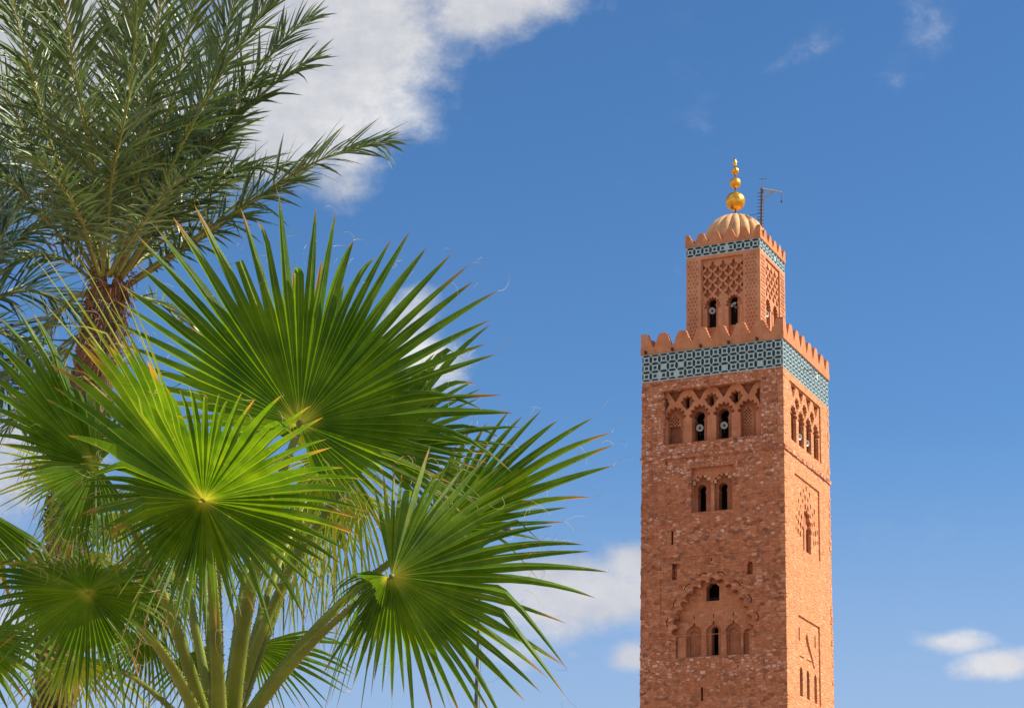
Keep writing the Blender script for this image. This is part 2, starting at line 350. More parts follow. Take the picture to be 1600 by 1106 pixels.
# carved sheets behind the openings
AX = [-9.72, -7.52, -5.32, -3.12]; UX = [-8.62, -6.42, -4.22]
low = [scallop_hole(x, 49.70, 51.90, .76, .98, 7, jamb=.70, gap=.10, bulge=1.45) for x in AX]
upp = [scallop(x, 53.22, .50, .60, 5, gap=.12, bulge=1.25) + [(x+.42, 53.05), (x, 52.62), (x-.42, 53.05)] for x in UX]
for x in (-10.73, -2.05):
    s = 1 if x < -6 else -1
    upp.append([(x, 53.95), (x+s*.16, 53.9), (x+s*.3, 53.75), (x+s*.28, 53.55), (x+s*.45, 53.42), (x+s*.42, 53.25), (x+s*.22, 52.95), (x, 52.5)])
voids = [[(x-.70, 54.47), (x+.78, 54.47), (x+.5, 54.2), (x+.22, 53.75), (x, 53.42), (x-.22, 53.75), (x-.5, 54.2)] for x in (-9.72, -7.52, -5.32, -3.12)]
plate('carved_panel', rect(-11.2, 49.3, -1.6, 54.95), low + upp + voids, TLs(.36), .401, .90, M['carved'], mn)
KW = [keyhole(AX[1], 49.76, 51.93, .50, .36), keyhole(AX[2], 49.76, 51.93, .50, .36)]
UW = [roundtop(UX[0], 52.83, 53.78, .19), roundtop(UX[1], 52.83, 53.62, .21), roundtop(UX[2], 52.87, 53.95, .20)]
blind = [roundtop(AX[0], 49.72, 52.4, .50), roundtop(AX[3], 49.72, 52.45, .40)]
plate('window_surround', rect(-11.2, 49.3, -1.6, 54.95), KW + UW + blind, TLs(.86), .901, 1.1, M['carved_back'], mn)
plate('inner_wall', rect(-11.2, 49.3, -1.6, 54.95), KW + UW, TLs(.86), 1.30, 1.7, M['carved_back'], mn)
# pierced stone screens in the two blind niches
def lattice(cx, z0, z1, hw, px, pz, r, T, d0, d1, nm, round_top=True):
    holes = []; nz = int((z1-z0)/pz); j = 0
    while z0 + pz*(j+.6) < z1:
        zz = z0 + pz*(j+.6); xx = -hw + (px*.5 if j % 2 else px)
        while xx < hw - px*.3:
            if not round_top or abs(xx) < hw - r*1.1 and (zz < z1 - hw or xx*xx + (zz-z1+hw)**2 < (hw-r*1.1)**2):
                holes.append([(cx+xx-r, zz), (cx+xx, zz+r*1.1), (cx+xx+r, zz), (cx+xx, zz-r*1.1)])
            xx += px
        j += 1
    plate(nm, roundtop(cx, z0, z1, hw) if round_top else rect(cx-hw, z0, cx+hw, z1), holes, T, d0, d1, M['carved'], mn)
lattice(AX[0], 51.25, 52.40, .498, .30, .17, .105, TLs(.90), .96, 1.05, 'stone_screen')
lattice(AX[3], 49.73, 52.45, .398, .26, .16, .09, TLs(.90), .96, 1.05, 'stone_screen')
# pair of windows
PX = [-7.30, -5.40]
pw = [scallop(x, 45.75, .76, .80, 7, gap=.1, bulge=1.3) + [(x+.80, 45.6), (x+.78, 43.50), (x-.78, 43.50), (x-.80, 45.6)] for x in PX]
plate('carved_panel', rect(-8.6, 43.1, -4.2, 47.8), pw, TLs(.36), .401, .72, M['carved'], mn)
PK = [keyhole(x, 43.50, 45.46, .41, .31) for x in PX]
plate('window_surround', rect(-8.6, 43.1, -4.2, 47.8), PK, TLs(.70), .721, 1.5, M['carved_back'], mn)
for x in PX:                                 # pale stepped hood over each of the pair
    for k, (dx, dz, w_, h_) in enumerate([(.50, .28, .34, .26), (.80, -.02, .22, .34), (.22, .52, .22, .22)]):
        for sgn in (-1, 1):
            mb = MB(); cx, cz = x+sgn*dx, 46.15+dz
            mb.prism([(cx-w_/2, cz-h_/2), (cx-w_*.1, cz-h_*.38), (cx+w_/2, cz-h_/2), (cx+w_*.45, cz+h_/2), (cx-w_*.45, cz+h_/2)], TL, .32-.01*k, .402)
            mb.build('hood_stone', M['dome'] if (k + (sgn > 0)) % 2 else M['carved'], mn)
# big lobed arch
bw = [[(-6.95, 35.77), (-5.78, 35.77), (-5.78, 36.95), (-6.0, 37.15), (-6.05, 37.3), (-6.68, 37.3), (-6.73, 37.15), (-6.95, 36.95)]]
nic = [ogee(-8.02, 31.16, 34.0, .66), ogee(-6.30, 31.16, 34.05, .66), ogee(-4.55, 31.16, 34.05, .66), roundtop(-3.28, 31.16, 33.25, .42)]
def tick(x, z): return rect(x-.04, z, x+.04, z+.3)
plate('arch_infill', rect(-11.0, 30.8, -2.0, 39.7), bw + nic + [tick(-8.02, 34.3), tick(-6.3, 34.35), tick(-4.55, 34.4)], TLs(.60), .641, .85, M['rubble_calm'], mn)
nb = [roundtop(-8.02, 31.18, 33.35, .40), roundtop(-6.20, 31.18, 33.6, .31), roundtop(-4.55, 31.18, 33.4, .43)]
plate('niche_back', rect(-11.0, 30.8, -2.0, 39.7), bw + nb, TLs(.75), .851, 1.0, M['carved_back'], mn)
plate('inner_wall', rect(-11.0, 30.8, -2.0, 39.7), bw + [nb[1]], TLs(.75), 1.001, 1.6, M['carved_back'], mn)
mb = MB(); mb.box((-10.6, -.04, 30.55), (-2.4, .001, 31.02)); mb.build('sill_course', M['rubble'], mn)
mb = MB(); mb.box((-9.60, .30, 31.16), (-8.86, .66, 32.95)); mb.build('blocking', M['carved'], mn)
# --- sunlit face
rp = rect(1.70, 49.68, 10.4, 54.87)
mid = [(2.75, 40.7), (2.75, 46.95), (9.6, 46.95), (9.6, 40.7)]
lowp = rect(3.2, 28.0, 9.05, 34.85)
outer = rect(.004, -1.0, SW, ZB)
plate('wall', outer, [rp, mid, lowp], TR, 0, .12, M['rubble_sun'], mn)
midback = [scallop(6.3, 42.4, 1.15, 2.2, 7, gap=.3) + [(7.4, 42.3), (7.4, 40.75), (5.2, 40.75), (5.2, 42.3)]]
mh = []
rr = random.Random(5)
for ring, (hw, rs, n, r) in enumerate([(1.85, 2.9, 9, .12), (2.45, 3.5, 11, .12), (3.02, 4.1, 12, .11)]):
    for i, (x, z) in enumerate(resample(arch_curve(6.3, 42.0 + .15*ring, hw, rs), n)):
        if rr.random() < .05 or z > 46.6: continue
        q = r*rr.uniform(1.2, 1.9); mh.append([(x-q, z), (x-q*.3, z+q*1.5), (x+q*.7, z+q), (x+q*.8, z-q*.8), (x-q*.2, z-q*1.4)])
ls = [roundtop(3.72, 32.77, 33.9, .15), roundtop(8.05, 32.9, 33.98, .15), roundtop(4.1, 28.2, 30.62, .40), roundtop(5.95, 28.2, 30.62, .38), roundtop(8.0, 28.2, 30.6, .38),
      [(5.45, 33.3), (5.85, 33.85), (6.15, 33.3), (6.6, 32.6), (7.3, 31.9), (7.9, 31.1), (7.55, 31.0), (6.9, 31.7), (6.1, 32.4), (5.6, 32.9)],
      rect(3.75, 31.45, 4.9, 31.56), rect(5.6, 31.45, 7.0, 31.56)]
YX = [3.05, 5.15, 7.25, 9.35]; VX = [4.10, 6.20, 8.30]
low = [scallop_hole(x, 49.72, 51.88, .78, 1.02, 7, jamb=.70, gap=.12, bulge=1.3) for x in YX]
upp = [scallop(x, 53.22, .50, .62, 5, gap=.12, bulge=1.3) + [(x+.42, 53.05), (x, 52.5), (x-.42, 53.05)] for x in VX]
voids = [[(x-.72, 54.75), (x+.72, 54.75), (x+.42, 54.2), (x+.18, 53.8), (x, 53.5), (x-.18, 53.8), (x-.42, 54.2)] for x in YX]
plate('wall', outer, low + upp + voids + midback + mh + ls, TRs(.0), .12, .42, M['rubble_sun'], mn)
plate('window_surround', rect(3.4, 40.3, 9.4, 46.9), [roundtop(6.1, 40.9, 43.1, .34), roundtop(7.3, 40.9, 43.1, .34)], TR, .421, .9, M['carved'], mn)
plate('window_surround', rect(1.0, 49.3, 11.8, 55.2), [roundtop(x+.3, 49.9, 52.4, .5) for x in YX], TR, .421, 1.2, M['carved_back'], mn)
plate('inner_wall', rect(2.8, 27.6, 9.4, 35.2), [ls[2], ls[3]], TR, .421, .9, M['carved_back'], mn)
# --- the two faces turned away, floors inside
mb = MB(); mb.box((-SW, .401, -1), (-SW+.4, SW, ZB)); mb.build('wall', M['rubble'], mn)
mb = MB(); mb.box((-SW+.401, SW-.4, -1), (-.451, SW, ZB)); mb.build('wall', M['rubble'], mn)
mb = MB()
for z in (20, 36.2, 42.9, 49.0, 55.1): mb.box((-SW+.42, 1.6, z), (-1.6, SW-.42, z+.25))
mb.box((-10.5, 3.2, 0), (-2.6, 10.2, 57)); mb.build('inner_core', M['inner_shade'], mn)
# string course and the frame above it
def ring(name, z0, z1, o, m_, x0=-SW, x1=0., y0=0., y1=SW, thick=.3):
    mb = MB(); a = (x0-o, y0-o); c = (x1+o, y1+o); i = thick
    mb.box((a[0], a[1], z0), (c[0], a[1]+i, z1)); mb.box((a[0], c[1]-i, z0), (c[0], c[1], z1))
    mb.box((a[0], a[1]+i, z0), (a[0]+i, c[1]-i, z1)); mb.box((c[0]-i, a[1]+i, z0), (c[0], c[1]-i, z1))
    return mb.build(name, m_, mn)
mb = MB()                                    # uneven moulding: short blocks of varying projection
for T, s in ((TL, -1), (TR, 1)):
    u = -.13
    while u < SW + .1:
        L = min(rnd.uniform(.35, .8), SW + .13 - u); o = rnd.uniform(.09, .14)
        u0, u1 = (u, u+L) if s > 0 else (-u-L, -u)
        mb.prism([(u0, 48.36+rnd.uniform(-.03, .03)), (u1, 48.36+rnd.uniform(-.03, .03)), (u1, 48.72), (u0, 48.72)], T, -o, -.001); u += L
mb.build('string_course', M['rubble'], mn)
rq = random.Random(21)
for (cx, cy, sx, sy) in ((0, 0, -1, 1), (-SW, 0, 1, 1), (0, SW, -1, -1)):
    mb = MB(); z = 14.0
    while z < ZB - .5:
        h = rq.uniform(.22, .42)
        if rq.random() < .55 and not 48.2 < z < 48.9 and not z + h > 48.2 > z:
            o = rq.uniform(.012, .05); a = rq.uniform(.25, .6); b_ = rq.uniform(.25, .6); e = rq.uniform(.0, .03)
            x0_, x1_ = sorted((cx - sx*o, cx + sx*a)); y0_, y1_ = sorted((cy - sy*o, cy + sy*b_)); mb.box((x0_, y0_, z+e), (x1_, y1_, z+h-.03))
        z += h
    o_ = mb.build('corner_stones', M['rubble'] if cx < -1 else M['rubble_sun'], mn); o_['kind'] = 'stuff'
# tile bands
def tile_band(z0, z1, cols, rows, x0, wdt, inset, ex):
    fr = empty('tile_band', (-6.4, 6.4, z0)); fr.parent = mn; fr.location = (0, 0, z0)
    T2 = [(lambda u, z, d: (x0-wdt+u, inset+d, z)), (lambda u, z, d: (x0-d, inset+u, z)),
          (lambda u, z, d: (x0-wdt+u, inset+wdt-d, z)), (lambda u, z, d: (x0-wdt+d, inset+u, z))]
    mb = MB(); o = .02
    mb.box((x0-wdt-o, inset-o, z0), (x0+o, inset+wdt+o, z1)); mb.build('backing', M['tile_pale'], fr)
    for k, T in enumerate(T2[:2]):
        mb = MB(); pu = wdt/cols; mg = .05*(z1-z0); pz = (z1-z0-2*mg)/(rows if rows > 1 else 1.35)
        zc0 = z0+mg if rows > 1 else z0+mg-pz*0+(-.0)
        if rows == 1: zc0 = (z0+z1)/2 - pz/2
        for i in range(cols):
            for j in range(rows):
                if rnd.random() < .03: continue
                cu, cz = (i+.5)*pu, zc0+(j+.5)*pz; q = .185*min(pu, pz)
                j1, j2, j3, j4 = [rnd.uniform(-.008, .008) for _ in range(4)]
                mb.prism([(cu-q+j1, cz-q), (cu+q, cz-q+j2), (cu+q+j3, cz+q), (cu-q, cz+q+j4)], T, -.026, -.021)
        def hexa(cu, cz, a, b, cut): # a half-width, b half-height, pointed along the longer side
            if cut == 'v': return [(cu-a, cz-b*.5), (cu-a*.3, cz-b*.9), (cu+a*.3, cz-b*.9), (cu+a, cz-b*.5), (cu+a, cz+b*.5), (cu+a*.3, cz+b*.9), (cu-a*.3, cz+b*.9), (cu-a, cz+b*.5)]
            return [(cu-b*.9, cz-a*.3), (cu-b*.5, cz-a), (cu+b*.5, cz-a), (cu+b*.9, cz-a*.3), (cu+b*.9, cz+a*.3), (cu+b*.5, cz+a), (cu-b*.5, cz+a), (cu-b*.9, cz+a*.3)]
        clip = lambda P: [(min(max(u, .02), wdt-.02), min(max(z, z0+mg*.6), z1-mg*.6)) for u, z in P]
        for i in range(cols+1):
            for j in range(rows):
              if rnd.random() > .02: mb.prism(clip(hexa(i*pu, zc0+(j+.5)*pz, .155*pu, .45*pz, 'v')), T, -.026, -.021)
        for i in range(cols):
            for j in range(rows+1): mb.prism(clip(hexa((i+.5)*pu, zc0+j*pz, .155*pz, .45*pu, 'h')), T, -.026, -.021)
        o_ = mb.build('dark_tiles', M['tile_dark'], fr); o_['kind'] = 'stuff'
tile_band(ZB, ZT, 16, 3, 0., SW, 0., 0)
# merlons
def merlon_poly(c, hb, ht, z0, h, steps=5, cutl=None, cutr=None):
    R_ = [];
    for i in range(steps):
        f0 = hb + (ht-hb)*i/steps; R_ += [(f0, h*i/steps), (f0, h*(i+.8)/steps)]
    R_ += [(ht, h*(steps-.4)/steps), (ht*.8, h)]
    P = [(c+a, z0+b) for a, b in R_] + [(c-a, z0+b) for a, b in reversed(R_)]
    if cutl is not None: P = [(max(a, cutl), b) for a, b in P]
    if cutr is not None: P = [(min(a, cutr), b) for a, b in P]
    return P
def merlons(x0, y0, wdt, n, z0, hb, ht, h, th, o):
    """one child per merlon; corner ones are L-shaped"""
    a = x0 - wdt - o; b = x0 + o; c = y0 - o; d = y0 + wdt + o; Lw = b - a; e = ht*.9; step = (Lw - 2*e)/(n-1)
    sides = [(lambda u, z, q: (a+u, c+q, z)), (lambda u, z, q: (b-q, c+u, z)), (lambda u, z, q: (b-u, d-q, z)), (lambda u, z, q: (a+q, d-u, z))]
    for si, T in enumerate(sides):
        for k in range(1, n-1):
            mb = MB(); mb.prism(merlon_poly(e+k*step, hb*rnd.uniform(.93, 1.04), ht*rnd.uniform(.85, 1.1), z0, h*rnd.uniform(.94, 1.03)), T, 0, th); mb.build('merlon', M['merlon'], mn)
        mb = MB(); mb.prism(merlon_poly(e, hb, ht, z0, h, cutl=0), T, 0, th)
        Tn = sides[(si+3) % 4]; mb.prism(merlon_poly(Lw-e, hb, ht, z0, h, cutr=Lw-th-.001), Tn, 0, th); mb.build('merlon', M['merlon'], mn)
ring('parapet', ZT+.001, ZT+.62, .13, M['merlon'], thick=.55)
mb = MB(); mb.box((-SW+.3, .3, ZT+.002), (-.3, SW-.3, ZT+.25)); mb.build('terrace', M['merlon'], mn)
merlons(0, 0, SW, 8, ZT+.621, .80, .29, 1.26, .42, .10)
for u in (-12.4, -9.9, -7.3, -4.75, -2.2):   # rain spouts under the parapet
    mb = MB(); mb.box((u-.08, -.42, ZT-.02+.03), (u+.08, -.131, ZT+.26)); mb.build('rain_spout', M['dark'], mn)
for u, dz in ((5.6, 0), (7.1, .1)):
    mb = MB(); p = Vector(TR(u, 56.9+dz, -.03)); mb.tube([p, p+Vector((.35, .1, .02)), p+Vector((.95, .35, -.05))], .035, 6); mb.build('bracket_rod', M['iron'], mn)

# lantern
LB, LT = 67.72, 68.72
x0, y0 = -IN, IN
outer = rect(-IN-LW, ZT+.2, -IN, LB); wz = 61.0
panel = rect(-8.44, 59.6, -4.5, 67.4)
KX = [-7.47, -5.47]
def strip_holes(u0, u1, z0, z1, pu=.30, pz=.34):
    hs = []; j = 0
    while z0 + pz*(j+1) < z1:
        i = 0
        while u0 + pu*(i+1) + (pu/2 if j % 2 else 0) < u1:
            cu = u0 + pu*(i+.5) + (pu/2 if j % 2 else 0); cz = z0 + pz*(j+.5)
            hs.append([(cu + .36*pu*cos(pi/6+k*pi/3), cz + .42*pz*sin(pi/6+k*pi/3)) for k in range(6)]); i += 1
        j += 1
    return hs
def strips(T, U0, U1, p0, p1, dp=.26):
    plate('patterned_wall', rect(U0, ZT+.2, U1, LB), [rect(p0, 59.6, p1, 67.4)] + strip_holes(U0+.12, p0-.12, 59.9, 67.5) + strip_holes(p1+.12, U1-.12, 59.9, 67.5), T, -.03, .035, M['render'], mn)
    plate('wall', rect(U0, ZT+.2, U1, LB), [rect(p0, 59.6, p1, 67.4)], T, .036, dp, M['render'], mn)
def sebka(KX, p0, p1, T, d0, Ts=None):
    Ts = Ts or T
    sc_ = [scallop_hole(x, 59.8, 62.8, .64, 1.0, 9, jamb=.52, gap=.14, bulge=1.3) for x in KX]
    spade = [(0, .52), (.13, .46), (.13, .26), (.2, .2), (.2, .1), (.42, .0), (.33, -.18), (.12, -.32), (0, -.52)]
    pu = (p1-p0)/4.0; pz = 1.02; hs = []
    for j in range(7):
        for i in range(-1, 5):
            cu = p0 + pu*(i + (.5 if j % 2 else 0)) + pu*.5*0; cz = 67.0 - pz*.5*j - .25
            P = [(a*pu*.86, b*pz*.86) for a, b in spade]; P = P + [(-a, b) for a, b in reversed(P[1:-1])]
            P = [(min(max(cu+a, p0+.06), p1-.06), min(cz+b, 67.32)) for a, b in P]
            w_ = max(a for a, b in P)-min(a for a, b in P)
            zlow = min(b for a, b in P)
            if w_ < .12: continue
            ok = all(b > 63.5 + .42*max(0, 1 - min(abs(a-k) for k in KX)*1.5) + .05 for a, b in P)
            if not ok: continue
            Q = []
            for p in P:
                if not Q or abs(p[0]-Q[-1][0]) + abs(p[1]-Q[-1][1]) > .004: Q.append(p)
            hs.append(Q)
    for k in (p0+.12, (KX[0]+KX[1])/2, p1-.12):
        s_ = [(-.1, .1), (0, .32), (.1, .1), (0, -.18)]
    plate('carved_panel', rect(p0-.2, 59.4, p1+.2, 67.6), sc_ + hs, T, d0, d0+.32, M['render'], mn)
    kh = [keyhole(x, 61.0, 63.3, .40, .31) for x in KX]
    plate('window_surround', rect(p0-.2, 59.4, p1+.2, 67.6), kh, Ts, d0+.321, d0+.8, M['carved'], mn)
    for x in (p0+.11, (KX[0]+KX[1])/2, p1-.11):    # slender colonnettes
        mb = MB(); c_ = Vector(T(x, 59.4, d0-.02)); mb.tube([c_, c_+Vector((0, 0, 3.25))], .07, 8); mb.tube([c_+Vector((0, 0, 3.25)), c_+Vector((0, 0, 3.5))], [.08, .14], 8); mb.build('colonnette', M['render'], mn)
strips(TLL, -IN-LW, -IN-.004, -8.44, -4.5); sebka(KX, -8.44, -4.5, TLL, .261, TLs(.40, TLL))
strips(TLR, IN+.004, IN+LW, 4.45, 8.35, .10); sebka([5.4, 7.4], 4.45, 8.35, TLR, .101)
mb = MB(); mb.box((-IN-LW, IN+.261, ZT+.2), (-IN-LW+.3, IN+LW, LB)); mb.box((-IN-LW+.301, IN+LW-.3, ZT+.2), (-IN-.102, IN+LW, LB)); mb.build('wall', M['render'], mn)
mb = MB(); mb.box((-8.6, 4.6, ZT+.26), (-4.4, 8.8, LB)); mb.build('inner_core', M['inner_shade'], mn)
tile_band(LB, LT, 9, 1, -IN, LW, IN, 0)
ring('parapet', LT+.001, LT+.30, .10, M['merlon'], x0=-IN-LW, x1=-IN, y0=IN, y1=IN+LW, thick=.4)
mb = MB(); mb.box((-IN-LW+.2, IN+.2, LT+.002), (-IN-.2, IN+LW-.2, LT+.15)); mb.build('roof', M['dome'], mn)
merlons(-IN, IN, LW, 6, LT+.301, .56, .17, .90, .30, .08)
# ribbed dome
mb = MB(); DC = Vector((-6.4, 6.4, 68.85)); prof = []
for i in range(25):
    a = i/24; th = -.28 + (pi/2+.28)*a; prof.append((2.86*cos(th), 1.15 + 2.62*sin(th)))
prof = [(2.45, 0)] + prof
n = 24*8; vs = []
for r_, h_ in prof:
    for k in range(n):
        ph = 2*pi*k/n; bl = 1 - .15*(1 - abs(sin(ph*9))**.6); vs.append(DC + Vector((cos(ph)*r_*bl, sin(ph)*r_*bl, h_)))
mb.add(vs, [(i*n+k, i*n+(k+1) % n, (i+1)*n+(k+1) % n, (i+1)*n+k) for i in range(len(prof)-1) for k in range(n)])
mb.build('dome', M['dome'], mn, smooth=True)
fin = empty('finial', (0, 0, 72.4)); fin.parent = mn
mb = MB(); mb.tube([(-6.4, 6.4, 72.3), (-6.4, 6.4, 78.3)], .07, 8); mb.lathe((-6.4, 6.4, 72.4), [(.001, .3), (.2, .28), (.3, .1), (.34, 0)], 12); mb.build('rod', M['iron'], fin)
def sphere(c, r, sq=1.0, seg=32):
    mb = MB(); mb.lathe(c, [(r*sin(pi*i/20), -r*sq*cos(pi*i/20)) for i in range(21)], seg); return mb
sphere((-6.4, 6.4, 74.02), .90, .98).build('gilded_ball', M['gold'], fin, smooth=True)
sphere((-6.4, 6.4, 75.83), .52).build('gilded_ball', M['gold'], fin, smooth=True)
sphere((-6.4, 6.4, 77.0), .36).build('gilded_ball', M['gold'], fin, smooth=True)
mb = MB(); mb.lathe((-6.4, 6.4, 77.5), [(.001, -.05), (.1, 0), (.14, .1), (.08, .16), (.2, .26), (.2, .34), (.1, .52), (.04, .75), (.001, .86)], 16); mb.build('spire_tip', M['gold'], fin, smooth=True)

# mast with its beam on the lantern roof, and the cable
mt = empty('signal_mast', (-4.0, 6.4, 68.9)); tag(mt, 'thin dark climbing mast with a braced timber arm beside the dome', 'mast')
mb = MB(); B = Vector((-4.0, 6.4, 68.88)); T_ = Vector((-3.85, 6.4, 74.9)); mb.tube([B, T_], .13, 8); mb.build('post', M['iron'], mt)
for k in range(11):
    p = B.lerp(T_, .38 + .055*k); mb = MB(); mb.tube([p + Vector((-.42, 0, 0)), p + Vector((.22, 0, 0))], .035, 5); mb.build('rung', M['iron'], mt)
AE_ = Vector((-1.95, 6.2, 74.1)); mb = MB(); mb.tube([T_ + Vector((-.25, 0, .02)), AE_], .085, 6); mb.tube([B.lerp(T_, .80), T_.lerp(AE_, .62)], .07, 6); mb.build('arm', M['wood'], mt)
mb = MB(); mb.tube([AE_, AE_ - Vector((0, 0, .75))], .03, 5); mb.lathe(AE_ - Vector((0, 0, .95)), [(.02, .2), (.09, .12), (.09, .02), (.02, 0)], 8); mb.build('pulley', M['dark'], mt)
mb = MB(); q = T_ + Vector((0, 0, 0)); mb.tube([q, q+Vector((.05, 0, 1.0))], .022, 5); mb.tube([q+Vector((-.3, 0, .95)), q+Vector((.5, 0, .85))], .02, 5)
mb.tube([q+Vector((.5, 0, .85)), q+Vector((.52, 0, .6))], .02, 5); mb.build('antenna', M['iron'], mt)
mb = MB()
for a, b, sg in (((-6.3, 6.4, 72.7), B.lerp(T_, .62), .22), ((-6.3, 6.4, 72.6), B.lerp(T_, .50), .12)):
    a = Vector(a); mb.tube([a.lerp(b, i/10) - Vector((0, 0, sg*sin(pi*i/10))) for i in range(11)], .022, 4)
tag(mb.build('cable', M['dark']), 'two thin black wires slung from the golden spire foot to the mast', 'cable')

# loudspeakers in the openings
def speaker(p, aim, r, label, el=0):
    t_ = empty('loudspeaker', p); tag(t_, label, 'loudspeaker', 'horn loudspeakers in the tower windows'); ax = Vector(aim).normalized()
    mb = MB(); mb.lathe(p, [(.10*r, -1.0*r), (.22*r, -.8*r), (.34*r, -.45*r), (.62*r, -.12*r), (1.0*r, .12*r), (1.04*r, .10*r), (.95*r, .04*r), (.58*r, -.16*r), (.30*r, -.40*r), (.0*r, -.42*r)], 24, ax); mb.build('horn', M['speaker'], t_, smooth=True)
    mb = MB(); c = Vector(p); mb.lathe(p, [(.0, -.02*r), (.22*r, -.04*r), (.34*r, -.2*r), (.36*r, -.36*r)], 16, ax); mb.build('throat', M['dark'], t_, smooth=True)
    mb = MB(); mb.lathe(c-ax*r*.9, [(0, -.7*r), (.36*r, -.68*r), (.38*r, 0), (.1*r, .05*r)], 16, ax); mb.build('driver', M['speaker'], t_, smooth=True)
    mb = MB(); mb.tube([c-ax*r*.8, c-ax*r*.8-Vector((0, 0, 2.1*r))], .03, 6); mb.build('stand', M['dark'], t_)
D = Vector((.25, -1, -.12))
speaker((AX[1]-.22, .74, 51.12), D, .30, 'round pale horn speaker in the left tall dark opening below the broad tile band')
speaker((AX[2]-.22, .74, 51.12), D, .30, 'round pale horn speaker in the right tall dark opening below the broad tile band')
speaker((KX[0]-.12, IN+.5, 62.65), D, .29, 'round pale horn speaker facing forward in the left lantern window under the dome')
speaker((KX[1]-.12, IN+.5, 62.95), Vector((-.35, -1, .55)), .29, 'tilted pale horn speaker in the right lantern window under the dome')
DR = Vector((1, -.3, -.12))
speaker((-.30, YX[1]+.1, 50.75), DR, .27, 'pale horn speaker in the second arch of the sunlit face, nearer the corner')
speaker((-.30, YX[2]+.1, 50.75), DR, .27, 'pale horn speaker in the third arch of the sunlit face, farther from the corner')
speaker((-IN-.22, 5.45, 62.4), DR, .26, 'pale horn speaker in the sunlit side window of the lantern, behind the merlons')

# ------------------------------------------------------------------ palms
def leaf_mat(name, base, light, trans, glow=.5, rough=.38, tip=(.30, .17, .05), hue=.35):
    m, t, b = mat(name); uv = t.new('ShaderNodeUVMap').outputs[0]; s = t.new('ShaderNodeSeparateXYZ', i_0=uv); v = s.outputs[1]; u = t.math('FRACT', s.outputs[0]); ident = t.math('FRACT', t.math('MULTIPLY', t.math('FLOOR', s.outputs[0]), .377))
    co = t.new('ShaderNodeTexCoord').outputs['Object']
    n = t.noise(co, 5, 4, .6); n2 = t.noise(t.new('ShaderNodeVectorMath', operation='MULTIPLY', i_0=uv, i_1=(60, 3, 0)).outputs[0], 1, 3, .6)
    c = t.mix(t.smooth(t.math('ADD', t.math('MULTIPLY', n, .6), t.math('MULTIPLY', n2, .4)), .35, .68), (*base, 1), (*light, 1))
    c = t.mix(t.math('MULTIPLY', ident, .55), c, t.mix(1.0, c, (1.9, 1.45, .9, 1), 'MULTIPLY'))
    c = t.mix(t.math('MULTIPLY', t.smooth(t.math('ADD', t.noise(co, 22, 5, .7), t.math('MULTIPLY', v, .08)), .66, .76), .55), c, (.34, .26, .06, 1))
    rib = t.smooth(t.math('ABSOLUTE', t.math('SUBTRACT', u, .5)), .07, .02)
    marg = t.math('MULTIPLY', t.smooth(t.math('ABSOLUTE', t.math('SUBTRACT', u, .5)), .44, .49), .5)
    c = t.mix(t.math('MULTIPLY', t.math('MAXIMUM', rib, marg), hue), c, (.42, .45, .10, 1))
    c = t.mix(t.math('MULTIPLY', t.smooth(v, .14, .0), .75), c, (.42, .42, .08, 1))
    c = t.mix(t.math('MULTIPLY', t.smooth(t.math('ADD', v, t.math('MULTIPLY', t.math('ADD', n, ident), .14)), .97, 1.09), .85), c, (*tip, 1))
    t.l.new(c, b.inputs['Base Color']); b.inputs['Roughness'].default_value = rough; b.inputs['Specular IOR Level'].default_value = .6 if 'date' in name else .28
    wv_ = t.new('ShaderNodeBump', i_Strength=.25, i_Distance=.004, i_Height=n2); t.l.new(wv_.outputs[0], b.inputs['Normal'])
    tr = t.new('ShaderNodeBsdfTranslucent'); t.l.new(t.mix(1.0, c, (*trans, 1), 'MULTIPLY'), tr.inputs[0])
    mx = t.new('ShaderNodeMixShader', i_0=glow); t.l.new(b.outputs[0], mx.inputs[1]); t.l.new(tr.outputs[0], mx.inputs[2])
    t.l.new(mx.outputs[0], m.node_tree.nodes['Material Output'].inputs[0]); return m
M['fan'] = leaf_mat('fan_leaf', (.028, .088, .004), (.10, .20, .008), (2.6, 2.2, .7), .45, rough=.45)
M['fan_old'] = leaf_mat('old_fan_leaf', (.16, .25, .012), (.36, .42, .05), (2.0, 1.8, .7), .48, rough=.5, tip=(.42, .34, .10), hue=.6)
M['date'] = leaf_mat('date_leaflet', (.045, .092, .028), (.115, .175, .06), (1.3, 1.4, .7), .16, rough=.34, hue=.2, tip=(.2, .16, .06))
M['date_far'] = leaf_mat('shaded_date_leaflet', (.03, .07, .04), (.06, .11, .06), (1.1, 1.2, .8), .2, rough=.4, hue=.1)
M['petiole'] = plain('petiole_skin', (.15, .185, .014), .42, var=.35, scale=4, spec=.4)
M['rachis'] = plain('rachis_skin', (.22, .21, .05), .5, var=.25, scale=2, spec=.3)
M['thorn'] = plain('thorn', (.22, .12, .02), .5, var=.2)
M['thread'] = plain('leaf_thread', (.46, .38, .18), .7, var=.2)
M['fibre'] = plain('leaf_base_fibre', (.17, .075, .034), .9, var=.75, scale=9, bump=.6)
M['bark'] = plain('palm_bark', (.09, .065, .05), .95, var=.7, scale=5, bump=1.0)

